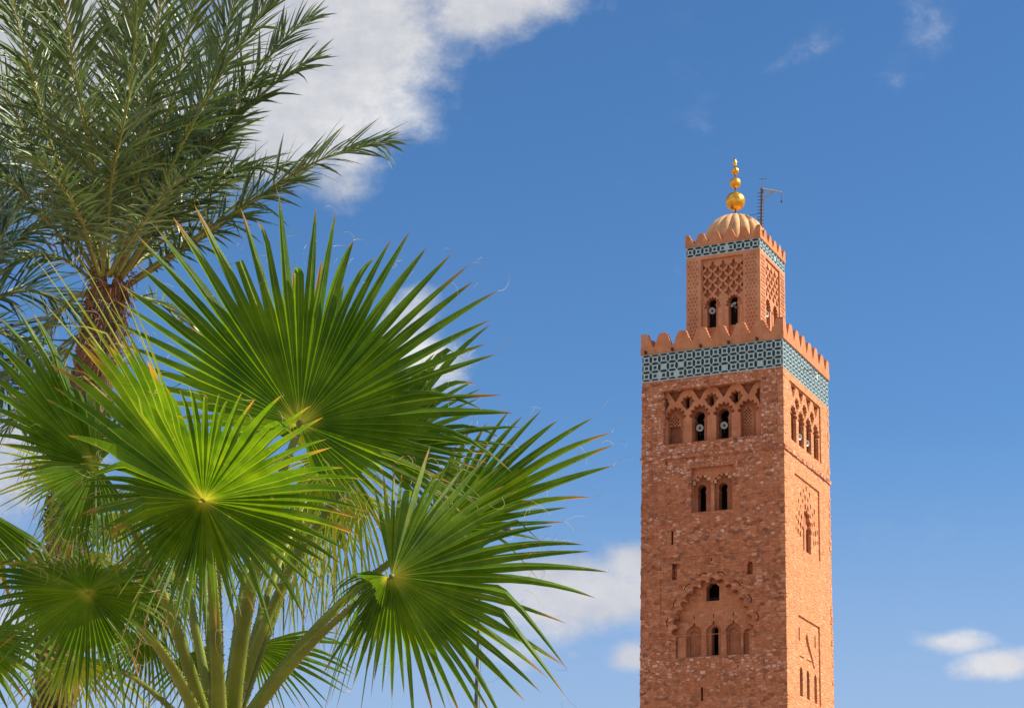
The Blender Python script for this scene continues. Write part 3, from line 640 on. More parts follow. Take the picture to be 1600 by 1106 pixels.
def lerp_table(tab, a):                      # tab sorted by angle: (angle, radius px, depth share)
    if a <= tab[0][0]: return tab[0][1], tab[0][2]
    for p, q in zip(tab, tab[1:]):
        if a <= q[0]:
            f = (a - p[0])/max(q[0]-p[0], 1e-6); return p[1] + (q[1]-p[1])*f, p[2] + (q[2]-p[2])*f
    return tab[-1][1], tab[-1][2]
def fan_leaf(palm, hub, dist, tab, step=5.4, fuse=.52, droop=.10, real=None, base=None, ctrl=None, wid=(.045, .018), material='fan', threads=40, seed=1, label=None, wmul=1.0, kink=.08):
    """hub and tips surveyed on the photograph; each tip gets its own depth so that blades keep their true length"""
    rg = random.Random(seed); tab = sorted((a, r, s) for a, r, s in tab); hp = at(hub[0], hub[1], dist); k = dist/FOC
    Rr = (real or max(r for _, r, _ in tab)*1.03)*1.06*k
    a0, a1 = tab[0][0], tab[-1][0]; n = max(4, int((a1-a0)/step)); T = []
    for i in range(n+1):
        a = a0 + (a1-a0)*i/n + rg.uniform(-.17, .17)*step; r, s = lerp_table(tab, a); r *= rg.uniform(.97, 1.09)
        rm = r*k; dep = s*sqrt(max(Rr*Rr - rm*rm, 0)) + rg.uniform(-.02, .02)*Rr
        T.append(RT*(cos(radians(a))*rm) + UP*(sin(radians(a))*rm) + FW*dep)
    mb = MB(); tips = []; notches = []; rows = [0.03, .2, .4, .75, 1.0]; ext = [.2, .4, .6, .78, .9, 1.0]
    down = Vector((0, 0, -1))
    def flow(t, R_, dk, kk):                 # sag of a point at share t of its blade
        sg = droop*.35*t*t + dk*max(0, t-fuse)**2/(1-fuse)**2
        if kk and t > kk[0]: sg += (t-kk[0])*kk[1]
        return down*(sg*R_)
    nb = len(T)
    M_ = [T[0]*1.5-T[1]*.5] + [(T[i]+T[i+1])*.5 for i in range(nb-1)] + [T[-1]*1.5-T[-2]*.5]
    dj = [rg.uniform(.3, 1.7)*droop + (rg.uniform(.05, .2) if rg.random() < .05 else 0) for _ in T]
    for i in range(nb):
        t = T[i]; Rl = t.length; l, r_ = M_[i], M_[i+1]
        side = (r_ - l); nrm = t.cross(side)
        if nrm.length < 1e-9: continue
        nrm.normalize()
        if nrm.dot(FW) > 0: nrm = -nrm
        kk = (rg.uniform(.6, .85), rg.uniform(.5, 1.3)) if rg.random() < kink else None
        fz = fuse*rg.uniform(.90, 1.09); vs = []; uv = []; ki = rg.randrange(9) if rg.random() < .5 else 0
        for q in rows:                       # fused, pleated part
            tt = fz*q; wv_ = side.length*tt/2; sg = flow(tt, Rl, droop*.0, None)
            lm = l*tt + sg; rm = r_*tt + sg; mid_ = t*tt + sg + nrm*(wv_*1.0)
            vs += [lm, mid_, rm]; uv += [(ki+.02, tt), (ki+.5, tt), (ki+.98, tt)]
        W0 = side*(fz*.5); W0 = W0 - t*(W0.dot(t)/t.length_squared)
        if W0.length > .032: W0 = W0*(.032/W0.length)
        for q in ext:
            tt = fz + (1-fz)*q; wf = (1 - q)**.66 * wmul if q < 1 else .02; sg = flow(tt, Rl, dj[i], kk)
            c = t*tt + sg; wv_ = W0.length*wf
            vs += [c - W0*wf, c + nrm*(wv_*1.0), c + W0*wf]; uv += [(ki+.02, tt), (ki+.5, tt), (ki+.98, tt)]
        m_ = len(vs)//3; vs = [hp + v for v in vs]
        mb.add(vs, [(3*j+c, 3*j+c+1, 3*j+c+4, 3*j+c+3) for j in range(m_-1) for c in (0, 1)], uv)
        tips.append(vs[-2]); notches.append((vs[3*len(rows)], t.normalized(), Rl))
    lf = mb.build('fan_leaf', M[material], palm, fix=False)
    if label: lf['label'] = label
    if threads:                              # curling threads that fray from the blade edges
        mb = MB()
        for i in range(int(threads*1.5)):
            if rg.random() < .75: p, d, Rl = rg.choice(notches); p = p + d*(rg.uniform(0, .25)*Rl)
            else:
                j = rg.randrange(len(tips)); p = tips[j]; d = notches[j][1]
            L = rg.uniform(.04, .14); x = d*rg.uniform(.2, 1) + Vector((rg.uniform(-1, 1), rg.uniform(-1, 1), rg.uniform(-.9, .9)))*.7; x.normalize()
            y = x.orthogonal(); y.rotate(Matrix.Rotation(rg.uniform(0, 2*pi), 3, x)); cv = rg.uniform(.6, 3.6); pts = []
            q = p.copy(); dd = x.copy(); 
            for s_ in range(9):
                pts.append(q.copy()); q = q + dd*(L/8); dd.rotate(Matrix.Rotation(cv/8, 3, y)); dd = (dd + down*.03).normalized()
            mb.tube(pts, [.0006]*6 + [.0005, .0004, .0003], 3, cap=False)
        o = mb.build('threads', M['thread'], lf, fix=False); o['kind'] = 'stuff'
    if base is not None:
        c_ = ctrl if ctrl is not None else (base+hp)/2; pts = []; hb = hp + FW*.035 - UP*.01
        for i in range(19):
            f = i/18; pts.append(base*(1-f)**2 + c_*(2*f*(1-f)) + hb*f*f)
        wid = (wid[0]*.74, wid[1]*.68); rad = [wid[0] + (wid[1]-wid[0])*(i/18)**.6 for i in range(19)]
        mb = MB(); mb.tube(pts, rad, 10, side=RT, flat=.55)
        for i in range(1, 46):
            f = i/50; j = min(int(f*18), 17); g = f*18-j; p = pts[j].lerp(pts[j+1], g); tg = (pts[j+1]-pts[j]).normalized(); sd = (RT - tg*RT.dot(tg)).normalized(); w_ = rad[j]*(1-g)+rad[j+1]*g
            nn = tg.cross(sd)
            for sg in (-1, 1):
                if rg.random() < .15: continue
                h_ = rg.uniform(.005, .010); e = p + sd*(sg*w_*.96) + tg*rg.uniform(-.008, .008); bs = .0035
                mb.add([e - tg*bs - nn*.003, e + tg*bs - nn*.003, e + nn*.004, e + sd*(sg*h_) + tg*(h_*.5)], [(0, 1, 3), (1, 2, 3), (2, 0, 3), (0, 2, 1)], mi=1)
        pt = mb.build('petiole', [M['petiole'], M['thorn']], lf, smooth=True)
        # yellowish hastula where the blade leaves its stalk
        mb = MB(); tg = (pts[-1]-pts[-2]).normalized(); mb.tube([pts[-1]-tg*.02, pts[-1]-tg*.003, pts[-1]+tg*.012], [wid[1]*.8, wid[1]*.7, .003], 8); mb.lathe(hp + FW*.004, [(0.0005, -.011), (.009, -.008), (.012, 0), (.009, .008), (.0005, .011)], 10); mb.build('leaf_joint', M['petiole'], pt, smooth=True)
    return lf

FD = 8.5
crown = at(345, 1135, FD)
fan = empty('fan_palm', (crown.x, crown.y, 0)); tag(fan, 'bright green fan palm with wide pleated leaves on thorny stalks in front', 'palm tree')
def base_at(px, py, d): return at(px, py, d)
B0 = lambda dx, dd=0: at(345+dx*.7, 1160, FD+dd)
# A: big upright fan in the middle
fan_leaf(fan, (468, 662), 8.45, [(-75, 120, .2), (-45, 170, .1), (-22, 240, 0), (-8, 285, 0), (0, 330, 0), (8, 300, 0), (20, 302, .1), (32, 350, .1), (45, 350, .1), (60, 344, 0), (90, 344, 0), (110, 369, 0), (122, 372, 0), (132, 376, 0), (141, 358, 0), (152, 330, .1), (165, 275, .2), (182, 191, .3), (205, 138, .3)],
         base=B0(18, .05), ctrl=at(385, 860, 8.35), wid=(.062, .020), seed=3, threads=90, fuse=.54, step=5.0, droop=.025, kink=.07)
# B: fan in the foreground, left of centre
fan_leaf(fan, (318, 782), 7.85, [(-92, 155, -.5), (-78, 165, -.5), (-65, 172, -.4), (-50, 178, -.4), (-35, 215, -.35), (-22, 215, -.3), (-5, 250, -.3), (8, 258, -.35), (23, 240, -.5), (40, 232, -.7), (49, 222, -.8), (58, 210, -.85), (66, 207, -.85), (77, 207, -.85), (87, 207, -.85), (97, 225, -.75), (106, 250, -.6), (114, 285, -.4), (121, 310, -.2), (128, 320, -.1), (137, 310, 0), (146, 290, .1), (155, 220, .2), (166, 205, .2), (180, 185, .1), (197, 120, -.3), (213, 120, -.4), (225, 135, -.5), (240, 140, -.5), (255, 145, -.5), (266, 150, -.5)],
         base=B0(-2, -.12), ctrl=at(338, 930, 8.1), wid=(.055, .021), seed=4, threads=60, fuse=.55, droop=.05, real=440, step=5.0)
# E: fan at the lower right
fan_leaf(fan, (612, 900), 8.05, [(-128, 170, .1), (-113, 150, .1), (-100, 165, .1), (-88, 170, .1), (-75, 190, .1), (-62, 220, .1), (-50, 265, 0), (-40, 262, 0), (-30, 272, 0), (-22, 268, 0), (-15, 268, 0), (-8, 285, 0), (0, 325, .1), (6, 312, .15), (12, 300, .2), (18, 285, .2), (25, 270, .2), (36, 250, .3), (45, 236, .4), (55, 220, .5), (66, 212, .5), (78, 205, .5), (87, 172, .5), (95, 165, .5), (103, 150, .5)],
         base=B0(30, -.05), ctrl=at(480, 985, 8.25), wid=(.036, .016), seed=5, threads=60, fuse=.52, droop=.05, real=345, kink=.12)
fan_leaf(fan, (606, 900), 7.98, [(168, 80, .3), (178, 102, .5), (190, 108, .6), (203, 112, .6), (214, 122, .6), (227, 150, .6), (238, 155, .5), (248, 150, .4), (258, 140, .3)], seed=15, threads=14, fuse=.38, droop=.34, real=230, step=5.0)
fan_leaf(fan, (475, 700), 9.0, [(62, 270, 0), (75, 285, 0), (90, 290, 0), (104, 285, 0), (118, 290, 0), (130, 280, 0), (145, 250, 0)], seed=41, threads=16, fuse=.5, droop=.05, step=7)
# F: fan behind the lower right one
fan_leaf(fan, (682, 830), 8.9, [(-5, 150, 0), (6, 190, 0), (14, 215, 0), (20, 270, 0), (24, 312, 0), (29, 315, 0), (34, 310, 0), (40, 290, 0), (47, 265, 0), (55, 250, 0), (62, 220, 0), (70, 180, .1), (82, 130, .3), (95, 100, .4)],
         base=B0(26, .12), ctrl=at(500, 930, 8.75), wid=(.048, .018), seed=6, threads=45, fuse=.50, droop=.05)
# C: fan on the left
fan_leaf(fan, (150, 728), 8.25, [(60, 95, .4), (75, 110, .3), (88, 130, .2), (98, 150, .1), (103, 190, 0), (107, 255, 0), (110, 292, 0), (114, 300, 0), (119, 312, 0), (124, 300, 0), (131, 290, 0), (138, 270, 0), (146, 240, 0), (155, 190, 0), (166, 140, 0), (178, 120, 0), (190, 110, -.2), (203, 108, -.2), (218, 110, -.2), (234, 120, -.2), (250, 130, -.2), (264, 140, -.2), (278, 135, -.2), (292, 110, -.1), (310, 80, 0)],
         base=B0(-22, -.05), ctrl=at(255, 880, 8.2), wid=(.050, .018), seed=7, threads=40, fuse=.52, droop=.07, kink=.12)
# D: low fan at the left, seen from beneath
fan_leaf(fan, (137, 925), 7.7, [(-48, 120, 0), (-35, 122, 0), (-22, 130, 0), (-8, 130, 0), (6, 120, 0), (20, 125, 0), (36, 110, -.3), (52, 95, -.6), (70, 90, -.7), (90, 86, -.8), (108, 85, -.8), (125, 92, -.7), (140, 115, -.6), (152, 155, -.4), (165, 180, -.2), (176, 190, 0), (188, 180, 0), (200, 160, 0), (212, 155, .1), (224, 150, .1), (236, 150, .2), (250, 150, .2), (264, 150, .2), (280, 152, .2), (296, 150, .2), (306, 130, .1)],
         base=B0(-30, -.15), ctrl=at(250, 960, 7.85), wid=(.050, .018), seed=8, threads=60, fuse=.55, droop=.10, real=215, label='low fan leaf seen from its dark underside')
# G: edge-on leaf right of the big fan
fan_leaf(fan, (588, 705), 8.75, [(-48, 130, 0), (-30, 170, 0), (-14, 160, 0), (0, 160, 0), (8, 228, 0), (16, 235, 0), (24, 190, .2), (34, 190, .3), (44, 215, .3), (50, 262, .3), (54, 275, .3), (58, 250, .4), (63, 200, .4)],
         base=B0(10, .2), ctrl=at(430, 860, 8.8), wid=(.045, .016), seed=9, threads=30, fuse=.5, droop=.06, kink=.15)
# H: low leaf behind the stalks, centre
fan_leaf(fan, (392, 1008), 9.1, [(-80, 95, .2), (-62, 105, .2), (-45, 115, .1), (-34, 140, 0), (-27, 150, 0), (-20, 168, 0), (-12, 165, 0), (-4, 170, 0), (4, 172, 0), (10, 172, 0), (16, 150, 0)], seed=10, threads=15, fuse=.45, droop=.12, step=5.5)
fan_leaf(fan, (330, 1005), 9.2, [(205, 120, 0), (214, 130, 0), (223, 130, 0), (232, 120, 0), (242, 112, 0), (252, 105, 0), (262, 95, 0)], seed=20, threads=6, fuse=.45, droop=.12)
# hanging older leaves behind the front fans
fan_leaf(fan, (520, 712), 8.9, [(178, 110, .2), (196, 130, .2), (214, 150, .1), (232, 175, 0), (246, 185, 0), (258, 195, 0), (270, 195, 0), (282, 185, 0), (294, 175, 0), (308, 160, 0), (322, 140, .1), (338, 120, .1), (352, 110, .2), (372, 110, .2)],
         base=B0(14, .2), ctrl=at(455, 880, 9.0), wid=(.045, .016), seed=11, threads=40, fuse=.32, droop=.28, material='fan_old', step=6.2, kink=.35, label='older yellow-green leaf hanging down behind the front fans')
fan_leaf(fan, (455, 800), 9.15, [(215, 90, 0), (230, 110, 0), (245, 130, 0), (260, 140, 0), (275, 140, 0), (290, 130, 0), (305, 120, 0), (320, 100, 0)], seed=12, threads=20, fuse=.3, droop=.3, material='fan_old', kink=.3)
fan_leaf(fan, (238, 745), 9.0, [(195, 90, 0), (212, 110, 0), (228, 135, 0), (244, 155, 0), (258, 160, 0), (272, 160, 0), (286, 150, 0), (302, 140, 0), (318, 120, 0), (335, 100, 0)], base=B0(-14, .16), ctrl=at(300, 900, 8.8), wid=(.040, .015), seed=13, threads=30, fuse=.3, droop=.3, material='fan_old', step=6, kink=.4)
fan_leaf(fan, (215, 905), 8.9, [(20, 70, 0), (45, 80, 0), (-20, 85, 0), (-45, 110, 0), (-60, 130, 0), (-75, 135, 0), (-92, 130, 0), (-110, 120, 0), (-130, 100, 0)], seed=14, threads=20, fuse=.4, droop=.2, step=6.5, kink=.3)
fan_leaf(fan, (232, 985), 9.05, [(186, 80, 0), (202, 95, 0), (218, 105, 0), (232, 110, 0), (246, 112, 0), (262, 110, 0), (278, 100, 0), (296, 90, 0), (320, 80, 0)], seed=24, threads=12, fuse=.4, droop=.2, step=6)
fan_leaf(fan, (112, 1022), 9.1, [(196, 100, 0), (214, 115, 0), (230, 120, 0), (246, 125, 0), (262, 125, 0), (278, 120, 0), (296, 118, 0), (312, 125, 0), (326, 150, 0), (338, 165, 0), (348, 120, 0)],
         base=at(300, 1145, 8.9), ctrl=at(215, 1035, 9.0), wid=(.022, .012), seed=16, threads=30, fuse=.35, droop=.16, material='fan_old', step=6.5, kink=.2, label='small drooping yellow-green leaf on a thin arched stalk')
for j, (hx, hy, dd_, ln, mt_) in enumerate([(300, 800, 9.2, 150, 'fan_old'), (180, 800, 9.25, 140, 'fan'), (255, 835, 9.0, 130, 'fan'), (410, 745, 9.2, 170, 'fan_old'), (560, 770, 9.1, 150, 'fan_old'), (120, 800, 9.1, 120, 'fan'), (335, 735, 9.4, 170, 'fan'), (485, 760, 9.3, 150, 'fan'), (150, 860, 9.2, 110, 'fan_old'), (110, 690, 9.3, 120, 'fan'), (90, 640, 9.4, 110, 'fan'), (60, 860, 9.3, 110, 'fan'), (130, 780, 9.35, 150, 'fan_old'), (285, 880, 9.5, 120, 'fan'), (225, 860, 9.3, 130, 'fan'), (265, 930, 9.4, 110, 'fan_old'), (440, 830, 9.4, 140, 'fan'), (60, 900, 9.4, 130, 'fan'), (150, 960, 9.4, 120, 'fan'), (520, 800, 9.5, 130, 'fan')]):
    fan_leaf(fan, (hx, hy), dd_, [(198, ln*.55, 0), (216, ln*.7, 0), (234, ln*.9, 0), (252, ln, 0), (270, ln, 0), (288, ln, 0), (306, ln*.85, 0), (324, ln*.7, 0), (342, ln*.6, 0)], seed=60+j, threads=16, fuse=.25, droop=.3, material=mt_, step=7.5, kink=.5,
             base=B0((hx-345)*.12, .14) if j in (0, 3, 6, 7) else None, ctrl=at(345+(hx-345)*.42, 930, 8.8), wid=(.040, .016))
fan_leaf(fan, (312, 770), 8.3, [(108, 330, 0), (114, 385, 0), (119, 432, 0), (123, 430, 0), (128, 400, 0), (134, 330, 0), (140, 250, 0)], seed=71, threads=40, fuse=.40, droop=.03, material='fan_old', step=1.9, wmul=.8, kink=.2, label='narrow yellow-green leaf seen nearly edge-on, lit through')
# leaves entering from the left edge
fan_leaf(fan, (-75, 765), 8.6, [(-60, 150, 0), (-50, 165, 0), (-42, 180, 0), (-36, 185, 0), (-30, 175, 0)], seed=17, threads=8, fuse=.8, droop=.06, step=5)
fan_leaf(fan, (-60, 985), 8.4, [(-75, 120, 0), (-60, 130, 0), (-46, 140, 0), (-32, 150, 0), (-18, 155, 0), (-4, 150, 0), (6, 120, 0)], seed=18, threads=10, fuse=.6, droop=.1, step=6)
fan_leaf(fan, (112, 742), 8.8, [(150, 130, 0), (160, 140, 0), (170, 140, 0), (182, 135, 0), (194, 130, 0), (206, 110, 0)], seed=19, threads=14, fuse=.35, droop=.12, material='fan_old', step=7)
mb = MB(); p0 = at(345, 1165, FD); base_ = Vector((p0.x, p0.y, 0))
mb.tube([base_ + Vector((.02, 0, 0)), base_ + Vector((0, 0, .5)), p0 - Vector((0, 0, .55)), p0 - Vector((0, 0, .2)), p0 - Vector((0, 0, -.02))], [.24, .19, .17, .15, .10], 18)
mb.build('trunk', M['bark'], fan, smooth=True)
mb = MB()
for i in range(14):
    a = 2*pi*i/14; p = p0 - Vector((0, 0, .35)) + Vector((cos(a), sin(a), 0))*.1; q = p0 + Vector((cos(a), sin(a), 0))*.17 + Vector((0, 0, rnd.uniform(-.1, .1)))
    mb.tube([p, p.lerp(q, .5) + Vector((cos(a), sin(a), 0))*.03, q], [.06, .05, .035], 7, flat=.5)
mb.build('leaf_bases', M['fibre'], fan, smooth=True)

# ---- feather palms
def frond(palm, pts_px, leaf_m, dist, seed, rad=.03, material='date', w_=.028, step=.0275, swing=(28, 62), curl=.32, flatn=None, start=.16, label=None):
    """pts_px: (px, py, depth offset) along the midrib, surveyed from base to tip"""
    rg = random.Random(seed); K = [at(x, y, dist+d) for x, y, d in pts_px]; n = len(K); pts = []
    def cr(i, f):
        a, b, c, d = K[max(i-1, 0)], K[i], K[i+1], K[min(i+2, n-1)]
        return ((b*2) + (c-a)*f + (a*2-b*5+c*4-d)*(f*f) + (b*3-a-c*3+d)*(f**3))*.5
    for i in range(n-1):
        for j in range(10): pts.append(cr(i, j/10))
    pts.append(K[-1]); N = len(pts); L = [0]
    for a, b in zip(pts, pts[1:]): L.append(L[-1] + (b-a).length)
    mb = MB(); mb.tube(pts, [rad*(1-.85*l/L[-1])+.002 for l in L], 7, flat=.7)
    fr = mb.build('frond', M['rachis'], palm, smooth=True)
    if label: fr['label'] = label
    mb = MB(); s = start*L[-1]; j = 0; ref = flatn or (-FW*.6 + Vector((0, 0, .8))).normalized()
    while s < L[-1]:
        while j < N-2 and L[j+1] < s: j += 1
        f = (s-L[j])/max(L[j+1]-L[j], 1e-9); p = pts[j].lerp(pts[j+1], f); tg = (pts[j+1]-pts[j]).normalized(); sd = tg.cross(ref).normalized(); up_ = sd.cross(tg).normalized()
        q = (s/L[-1]-start)/(1-start); ll = leaf_m*(min(1, .35 + 2.4*q))*(1 - .42*q**3)
        for sg in (-1, 1):
            if rg.random() < .06: continue
            a = radians(swing[1] + (swing[0]-swing[1])*q + rg.uniform(-9, 9)*(1 + 1.3*(1-q))); el = radians(rg.choice((-18, 8, 34)) + rg.uniform(-10, 10)); l_ = ll*rg.uniform(.82, 1.12)
            d = (tg*cos(a) + (sd*sg*cos(el) + up_*sin(el))*sin(a)).normalized(); wv_ = d.cross(up_ if abs(d.dot(up_)) < .9 else tg).normalized(); wv_.rotate(Matrix.Rotation(rg.uniform(-.9, .9), 3, d)); nn = wv_.cross(d)
            vs = []; uv = []; ki = rg.randrange(9); c = p.copy(); dd = d.copy(); ww = w_*rg.uniform(.8, 1.2)
            dp = curl*rg.uniform(.3, 1.7) + (1.2 if rg.random() < .04 else 0)
            for k_, (t_, wf) in enumerate(((0, .4), (.22, .95), (.5, 1.), (.78, .6), (1, .04))):
                vs += [c - wv_*(ww*.5*wf) + nn*(ww*.18*wf), c, c + wv_*(ww*.5*wf) + nn*(ww*.18*wf)]; uv += [(ki+.02, t_), (ki+.5, t_), (ki+.98, t_)]
                st = l_*.26; c = c + dd*st; dd = (dd + Vector((0, 0, -1))*(dp*.26)).normalized()
            mb.add(vs, [(3*i+e, 3*i+e+1, 3*i+e+4, 3*i+e+3) for i in range(4) for e in (0, 1)], uv)
        s += step*rg.uniform(.75, 1.25)
    o = mb.build('leaflets', M[material], fr, fix=False); o['kind'] = 'stuff'
    return fr
DD = 21.0
bx = at(172, 440, DD)
date = empty('date_palm', (bx.x, bx.y, 0)); tag(date, 'tall feathery date palm with orange leaf bases rising behind the fan palm', 'palm tree')
FR = [ # the fronds that shape the outline, front to back
 ([(163, 432, -.1), (150, 330, -.6), (143, 240, -1.0), (118, 120, -1.4), (95, -30, -1.6)], .95, 1),
 ([(172, 432, -.1), (205, 330, -.4), (228, 190, -.7), (243, 60, -.9), (262, -60, -1)], .85, 2),
 ([(182, 432, -.1), (232, 335, -.3), (290, 215, -.5), (350, 110, -.6), (400, 36, -.6), (440, -30, -.6)], .85, 3),
 ([(186, 436, 0), (262, 320, 0), (330, 215, 0), (398, 120, 0), (445, 62, 0), (484, 30, 0)], .68, 4),
 ([(190, 450, .2), (300, 375, .1), (400, 310, 0), (490, 255, -.1), (555, 232, -.2), (606, 222, -.3)], .74, 5),
 ([(188, 438, 0), (275, 310, 0), (352, 208, 0), (425, 135, 0), (487, 95, 0)], .62, 26),
 ([(180, 434, .4), (235, 300, .6), (300, 200, .8), (360, 150, .9), (405, 130, 1)], .7, 27),
 ([(186, 440, .2), (262, 350, .2), (330, 290, .2), (385, 262, .2), (440, 262, .2)], .6, 28),
 ([(192, 452, .3), (280, 395, .4), (350, 350, .5), (420, 300, .6), (470, 285, .6)], .55, 6),
 ([(184, 432, .2), (250, 300, .4), (310, 170, .6), (350, 60, .7), (380, -40, .8)], .75, 7),
 ([(178, 430, .3), (200, 300, .6), (215, 170, 1.0), (205, 40, 1.2), (190, -50, 1.3)], .8, 8),
 ([(168, 430, .3), (160, 300, .8), (175, 170, 1.2), (180, 40, 1.3)], .8, 9),
 ([(155, 432, 0), (118, 330, -.3), (75, 210, -.6), (42, 90, -.8), (10, -30, -.9)], .8, 10),
 ([(153, 434, .2), (100, 340, .3), (48, 230, .4), (10, 150, .5), (-40, 80, .5)], .75, 11),
 ([(150, 438, -.1), (95, 370, -.4), (35, 300, -.8), (-30, 240, -1)], .7, 12),
 ([(178, 432, .6), (230, 350, 1.2), (280, 280, 1.7), (330, 225, 2.2), (372, 190, 2.6)], .7, 13),
 ([(182, 436, .6), (240, 390, 1.1), (300, 330, 1.6), (345, 290, 2.1), (385, 270, 2.5)], .6, 14),
 ([(165, 432, .6), (140, 350, 1.2), (120, 260, 1.8), (90, 170, 2.3), (55, 100, 2.8)], .75, 15),
 ([(170, 430, .6), (175, 360, 1.4), (200, 280, 2.0), (240, 210, 2.6)], .7, 16),
 ([(150, 445, .2), (100, 405, .2), (45, 400, .1), (-15, 440, 0)], .65, 17),
 ([(150, 452, .3), (110, 470, .5), (60, 530, .7), (10, 600, .8), (-30, 650, .8)], .6, 18),
 ([(155, 458, .5), (125, 520, .9), (80, 590, 1.2), (30, 650, 1.4), (-10, 685, 1.5)], .55, 19),
 ([(192, 460, .5), (240, 470, .9), (290, 500, 1.3), (330, 540, 1.6)], .45, 20),
 ([(160, 430, -.2), (168, 350, -.7), (176, 270, -1.2), (196, 180, -1.6), (210, 90, -1.8), (215, 0, -2)], .7, 21),
 ([(168, 430, -.3), (215, 360, -1.1), (262, 300, -1.8), (310, 262, -2.2)], .55, 22),
 ([(156, 430, -.3), (130, 350, -1.1), (95, 290, -1.8), (60, 250, -2.2)], .55, 23),
 ([(176, 428, 0), (225, 290, 0), (270, 150, 0), (300, 20, 0), (320, -60, 0)], .8, 24),
 ([(160, 428, 0), (120, 280, 0), (80, 130, 0), (60, -10, 0)], .8, 25)]
for K, lm, sd in FR: frond(date, K, lm*.86, DD, sd, rad=.028 if len(K) > 4 else .022)
# trunk with old leaf bases
def palm_trunk(palm, px, r0, dist, seed, z0=True):
    rg = random.Random(seed); P = [at(x, y, dist) for x, y in px]; g = Vector((P[-1].x, P[-1].y, 0)); pts = P + [g]; pts = [Vector(p) for p in pts]
    path = []
    for a, b in zip(pts, pts[1:]):
        for i in range(8): path.append(a.lerp(b, i/8))
    path.append(pts[-1]); N = len(path); mb = MB(); mb.tube(path, [r0*(.72 + .4*min(1, i/6)) for i in range(N)], 24)
    Ls = [0]
    for a, b in zip(path, path[1:]): Ls.append(Ls[-1]+(b-a).length)
    s = .02; ang = 0; j = 0
    mb.build('trunk', M['bark'], palm, smooth=True); mb = MB(); 
    while s < min(Ls[-1]-.2, 6.5):
        while j < N-2 and Ls[j+1] < s: j += 1
        f = (s-Ls[j])/max(Ls[j+1]-Ls[j], 1e-9); c = path[j].lerp(path[j+1], f); ang += 2.39996
        o = Vector((cos(ang), sin(ang), 0)); tz = Vector((0, 0, 1)); sd = o.cross(tz); r = r0*(.78+.3*min(1, s/.8)); h = rg.uniform(.07, .13); wd = rg.uniform(.03, .06); out = rg.uniform(.02, .07)
        mb.add([c+o*r*.8-sd*wd-tz*h, c+o*r*.8+sd*wd-tz*h, c+o*(r+out)+sd*wd*.6+tz*h*.5, c+o*(r+out)-sd*wd*.6+tz*h*.5, c+o*(r*.8)+sd*wd*.5+tz*h*.4, c+o*(r*.8)-sd*wd*.5+tz*h*.4, c+o*(r+out*.9)+sd*wd*.3+tz*h*.75],
               [(0, 1, 2, 3), (2, 4, 5, 3), (1, 4, 2), (0, 3, 5), (2, 6, 3)]); s += .009
    o_ = mb.build('leaf_stubs', M['fibre'], palm); o_['kind'] = 'stuff'
    mb = MB()                                # loose fibre at the crown
    for i in range(320):
        a = rg.uniform(0, 2*pi); c = path[0] + Vector((cos(a), sin(a), 0))*r0*rg.uniform(.5, 1.1) + Vector((0, 0, rg.uniform(-.9, .25))); d = Vector((cos(a)*.5, sin(a)*.5, rg.uniform(-1, .6)))
        mb.tube([c, c+d*.12, c+d*.2+Vector((0, 0, -.08))], [.008, .006, .002], 4, cap=False)
    mb.build('crown_fibre', M['fibre'], palm)['kind'] = 'stuff'
palm_trunk(date, [(172, 445), (163, 500), (150, 570), (125, 700), (108, 800), (100, 920), (88, 1060), (84, 1106)], .19, DD, 3)
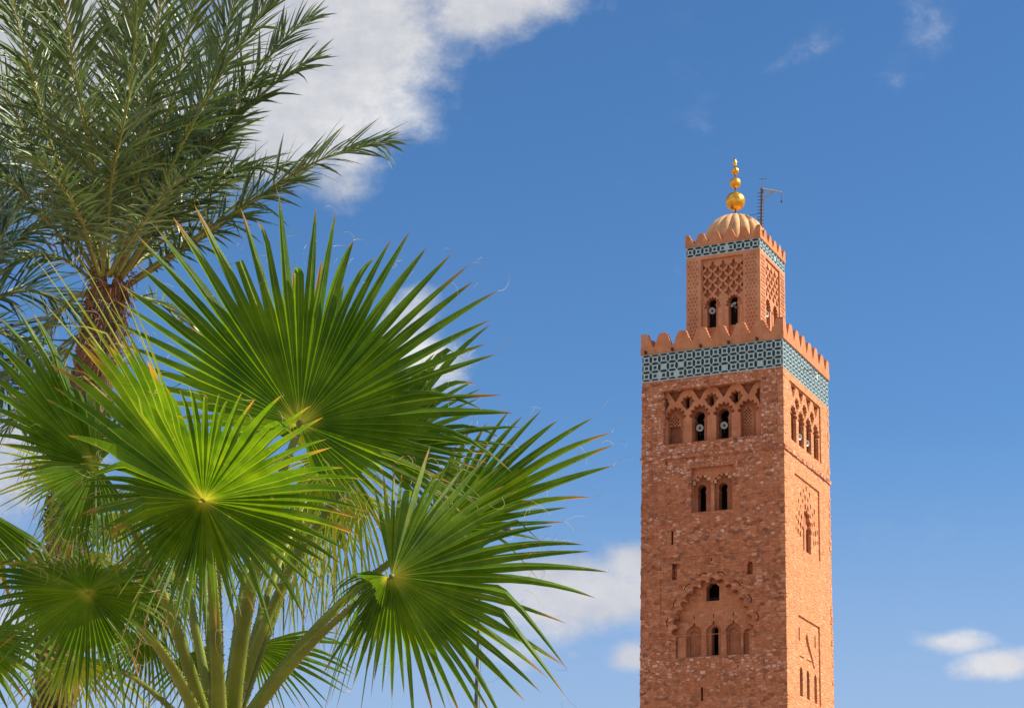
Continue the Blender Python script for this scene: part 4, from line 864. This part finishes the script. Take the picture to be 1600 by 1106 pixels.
# second, darker feather palm at the left edge
b2 = at(-95, 560, 26)
date2 = empty('date_palm', (b2.x, b2.y, 0)); tag(date2, 'dark bluish date palm fronds coming in from the left edge behind the taller palm', 'palm tree')
for K, lm, sd in [([(-80, 470, 0), (-40, 430, 0), (20, 380, 0), (70, 350, 0), (110, 345, 0)], .9, 31), ([(-80, 480, 0), (-30, 390, .4), (10, 300, .5), (30, 210, .5)], .9, 32),
                  ([(-80, 490, 0), (-20, 470, 0), (40, 455, 0), (95, 470, 0), (140, 500, 0)], .9, 33), ([(-80, 500, 0), (-20, 510, 0), (40, 545, 0), (85, 600, 0)], .85, 34),
                  ([(-80, 480, 0), (-30, 420, -.4), (15, 350, -.6), (50, 290, -.7)], .85, 35), ([(-80, 500, 0), (-30, 560, 0), (20, 620, 0), (60, 660, 0)], .8, 36),
                  ([(-80, 480, 0), (-60, 400, 0), (-25, 300, 0), (-10, 220, 0)], .8, 37)]:
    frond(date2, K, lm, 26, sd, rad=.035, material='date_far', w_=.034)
palm_trunk(date2, [(-80, 480), (-90, 700), (-95, 1000)], .28, 26, 4)

# ---- street lamp
lp = at(745, 1106, 40); lamp = empty('street_lamp', (lp.x, lp.y, 0)); tag(lamp, 'slim dark street lamp half hidden behind the lower right fan leaf', 'street lamp')
top = at(753, 836, 40); top.x, top.y = lp.x + (top.x-lp.x)*.3, lp.y + (top.y-lp.y)*.3
mb = MB(); mb.tube([(lp.x, lp.y, 0), Vector((lp.x, lp.y, 0)).lerp(top, .5), top], [.10, .065, .035], 14); mb.build('pole', M['lamp_post'], lamp, smooth=True)
mb = MB(); pts = [top - Vector((0, 0, .05)), top + Vector((0, 0, .12)) + RT*.03, top + Vector((0, 0, .22)) + RT*.14, top + Vector((0, 0, .24)) + RT*.34]; mb.tube(pts, .03, 10); mb.build('arm', M['lamp_post'], lamp, smooth=True)
mb = MB(); c = pts[-1] + RT*.18; mb.lathe(c, [(.0, .09), (.06, .085), (.12, .05), (.135, 0), (.13, -.02), (.0, -.02)], 18); 
mb.build('lamp_head', M['lamp_post'], lamp, smooth=True); mb = MB(); mb.lathe(c, [(.12, -.021), (.10, -.06), (.0, -.085)], 18); mb.build('glass', M['glass'], lamp, smooth=True)
mb = MB(); mb.tube([(lp.x, lp.y, 0), (lp.x, lp.y, .02), (lp.x, lp.y, .021), (lp.x, lp.y, .9)], [.2, .2, .13, .12], 14); mb.build('base', M['lamp_post'], lamp)
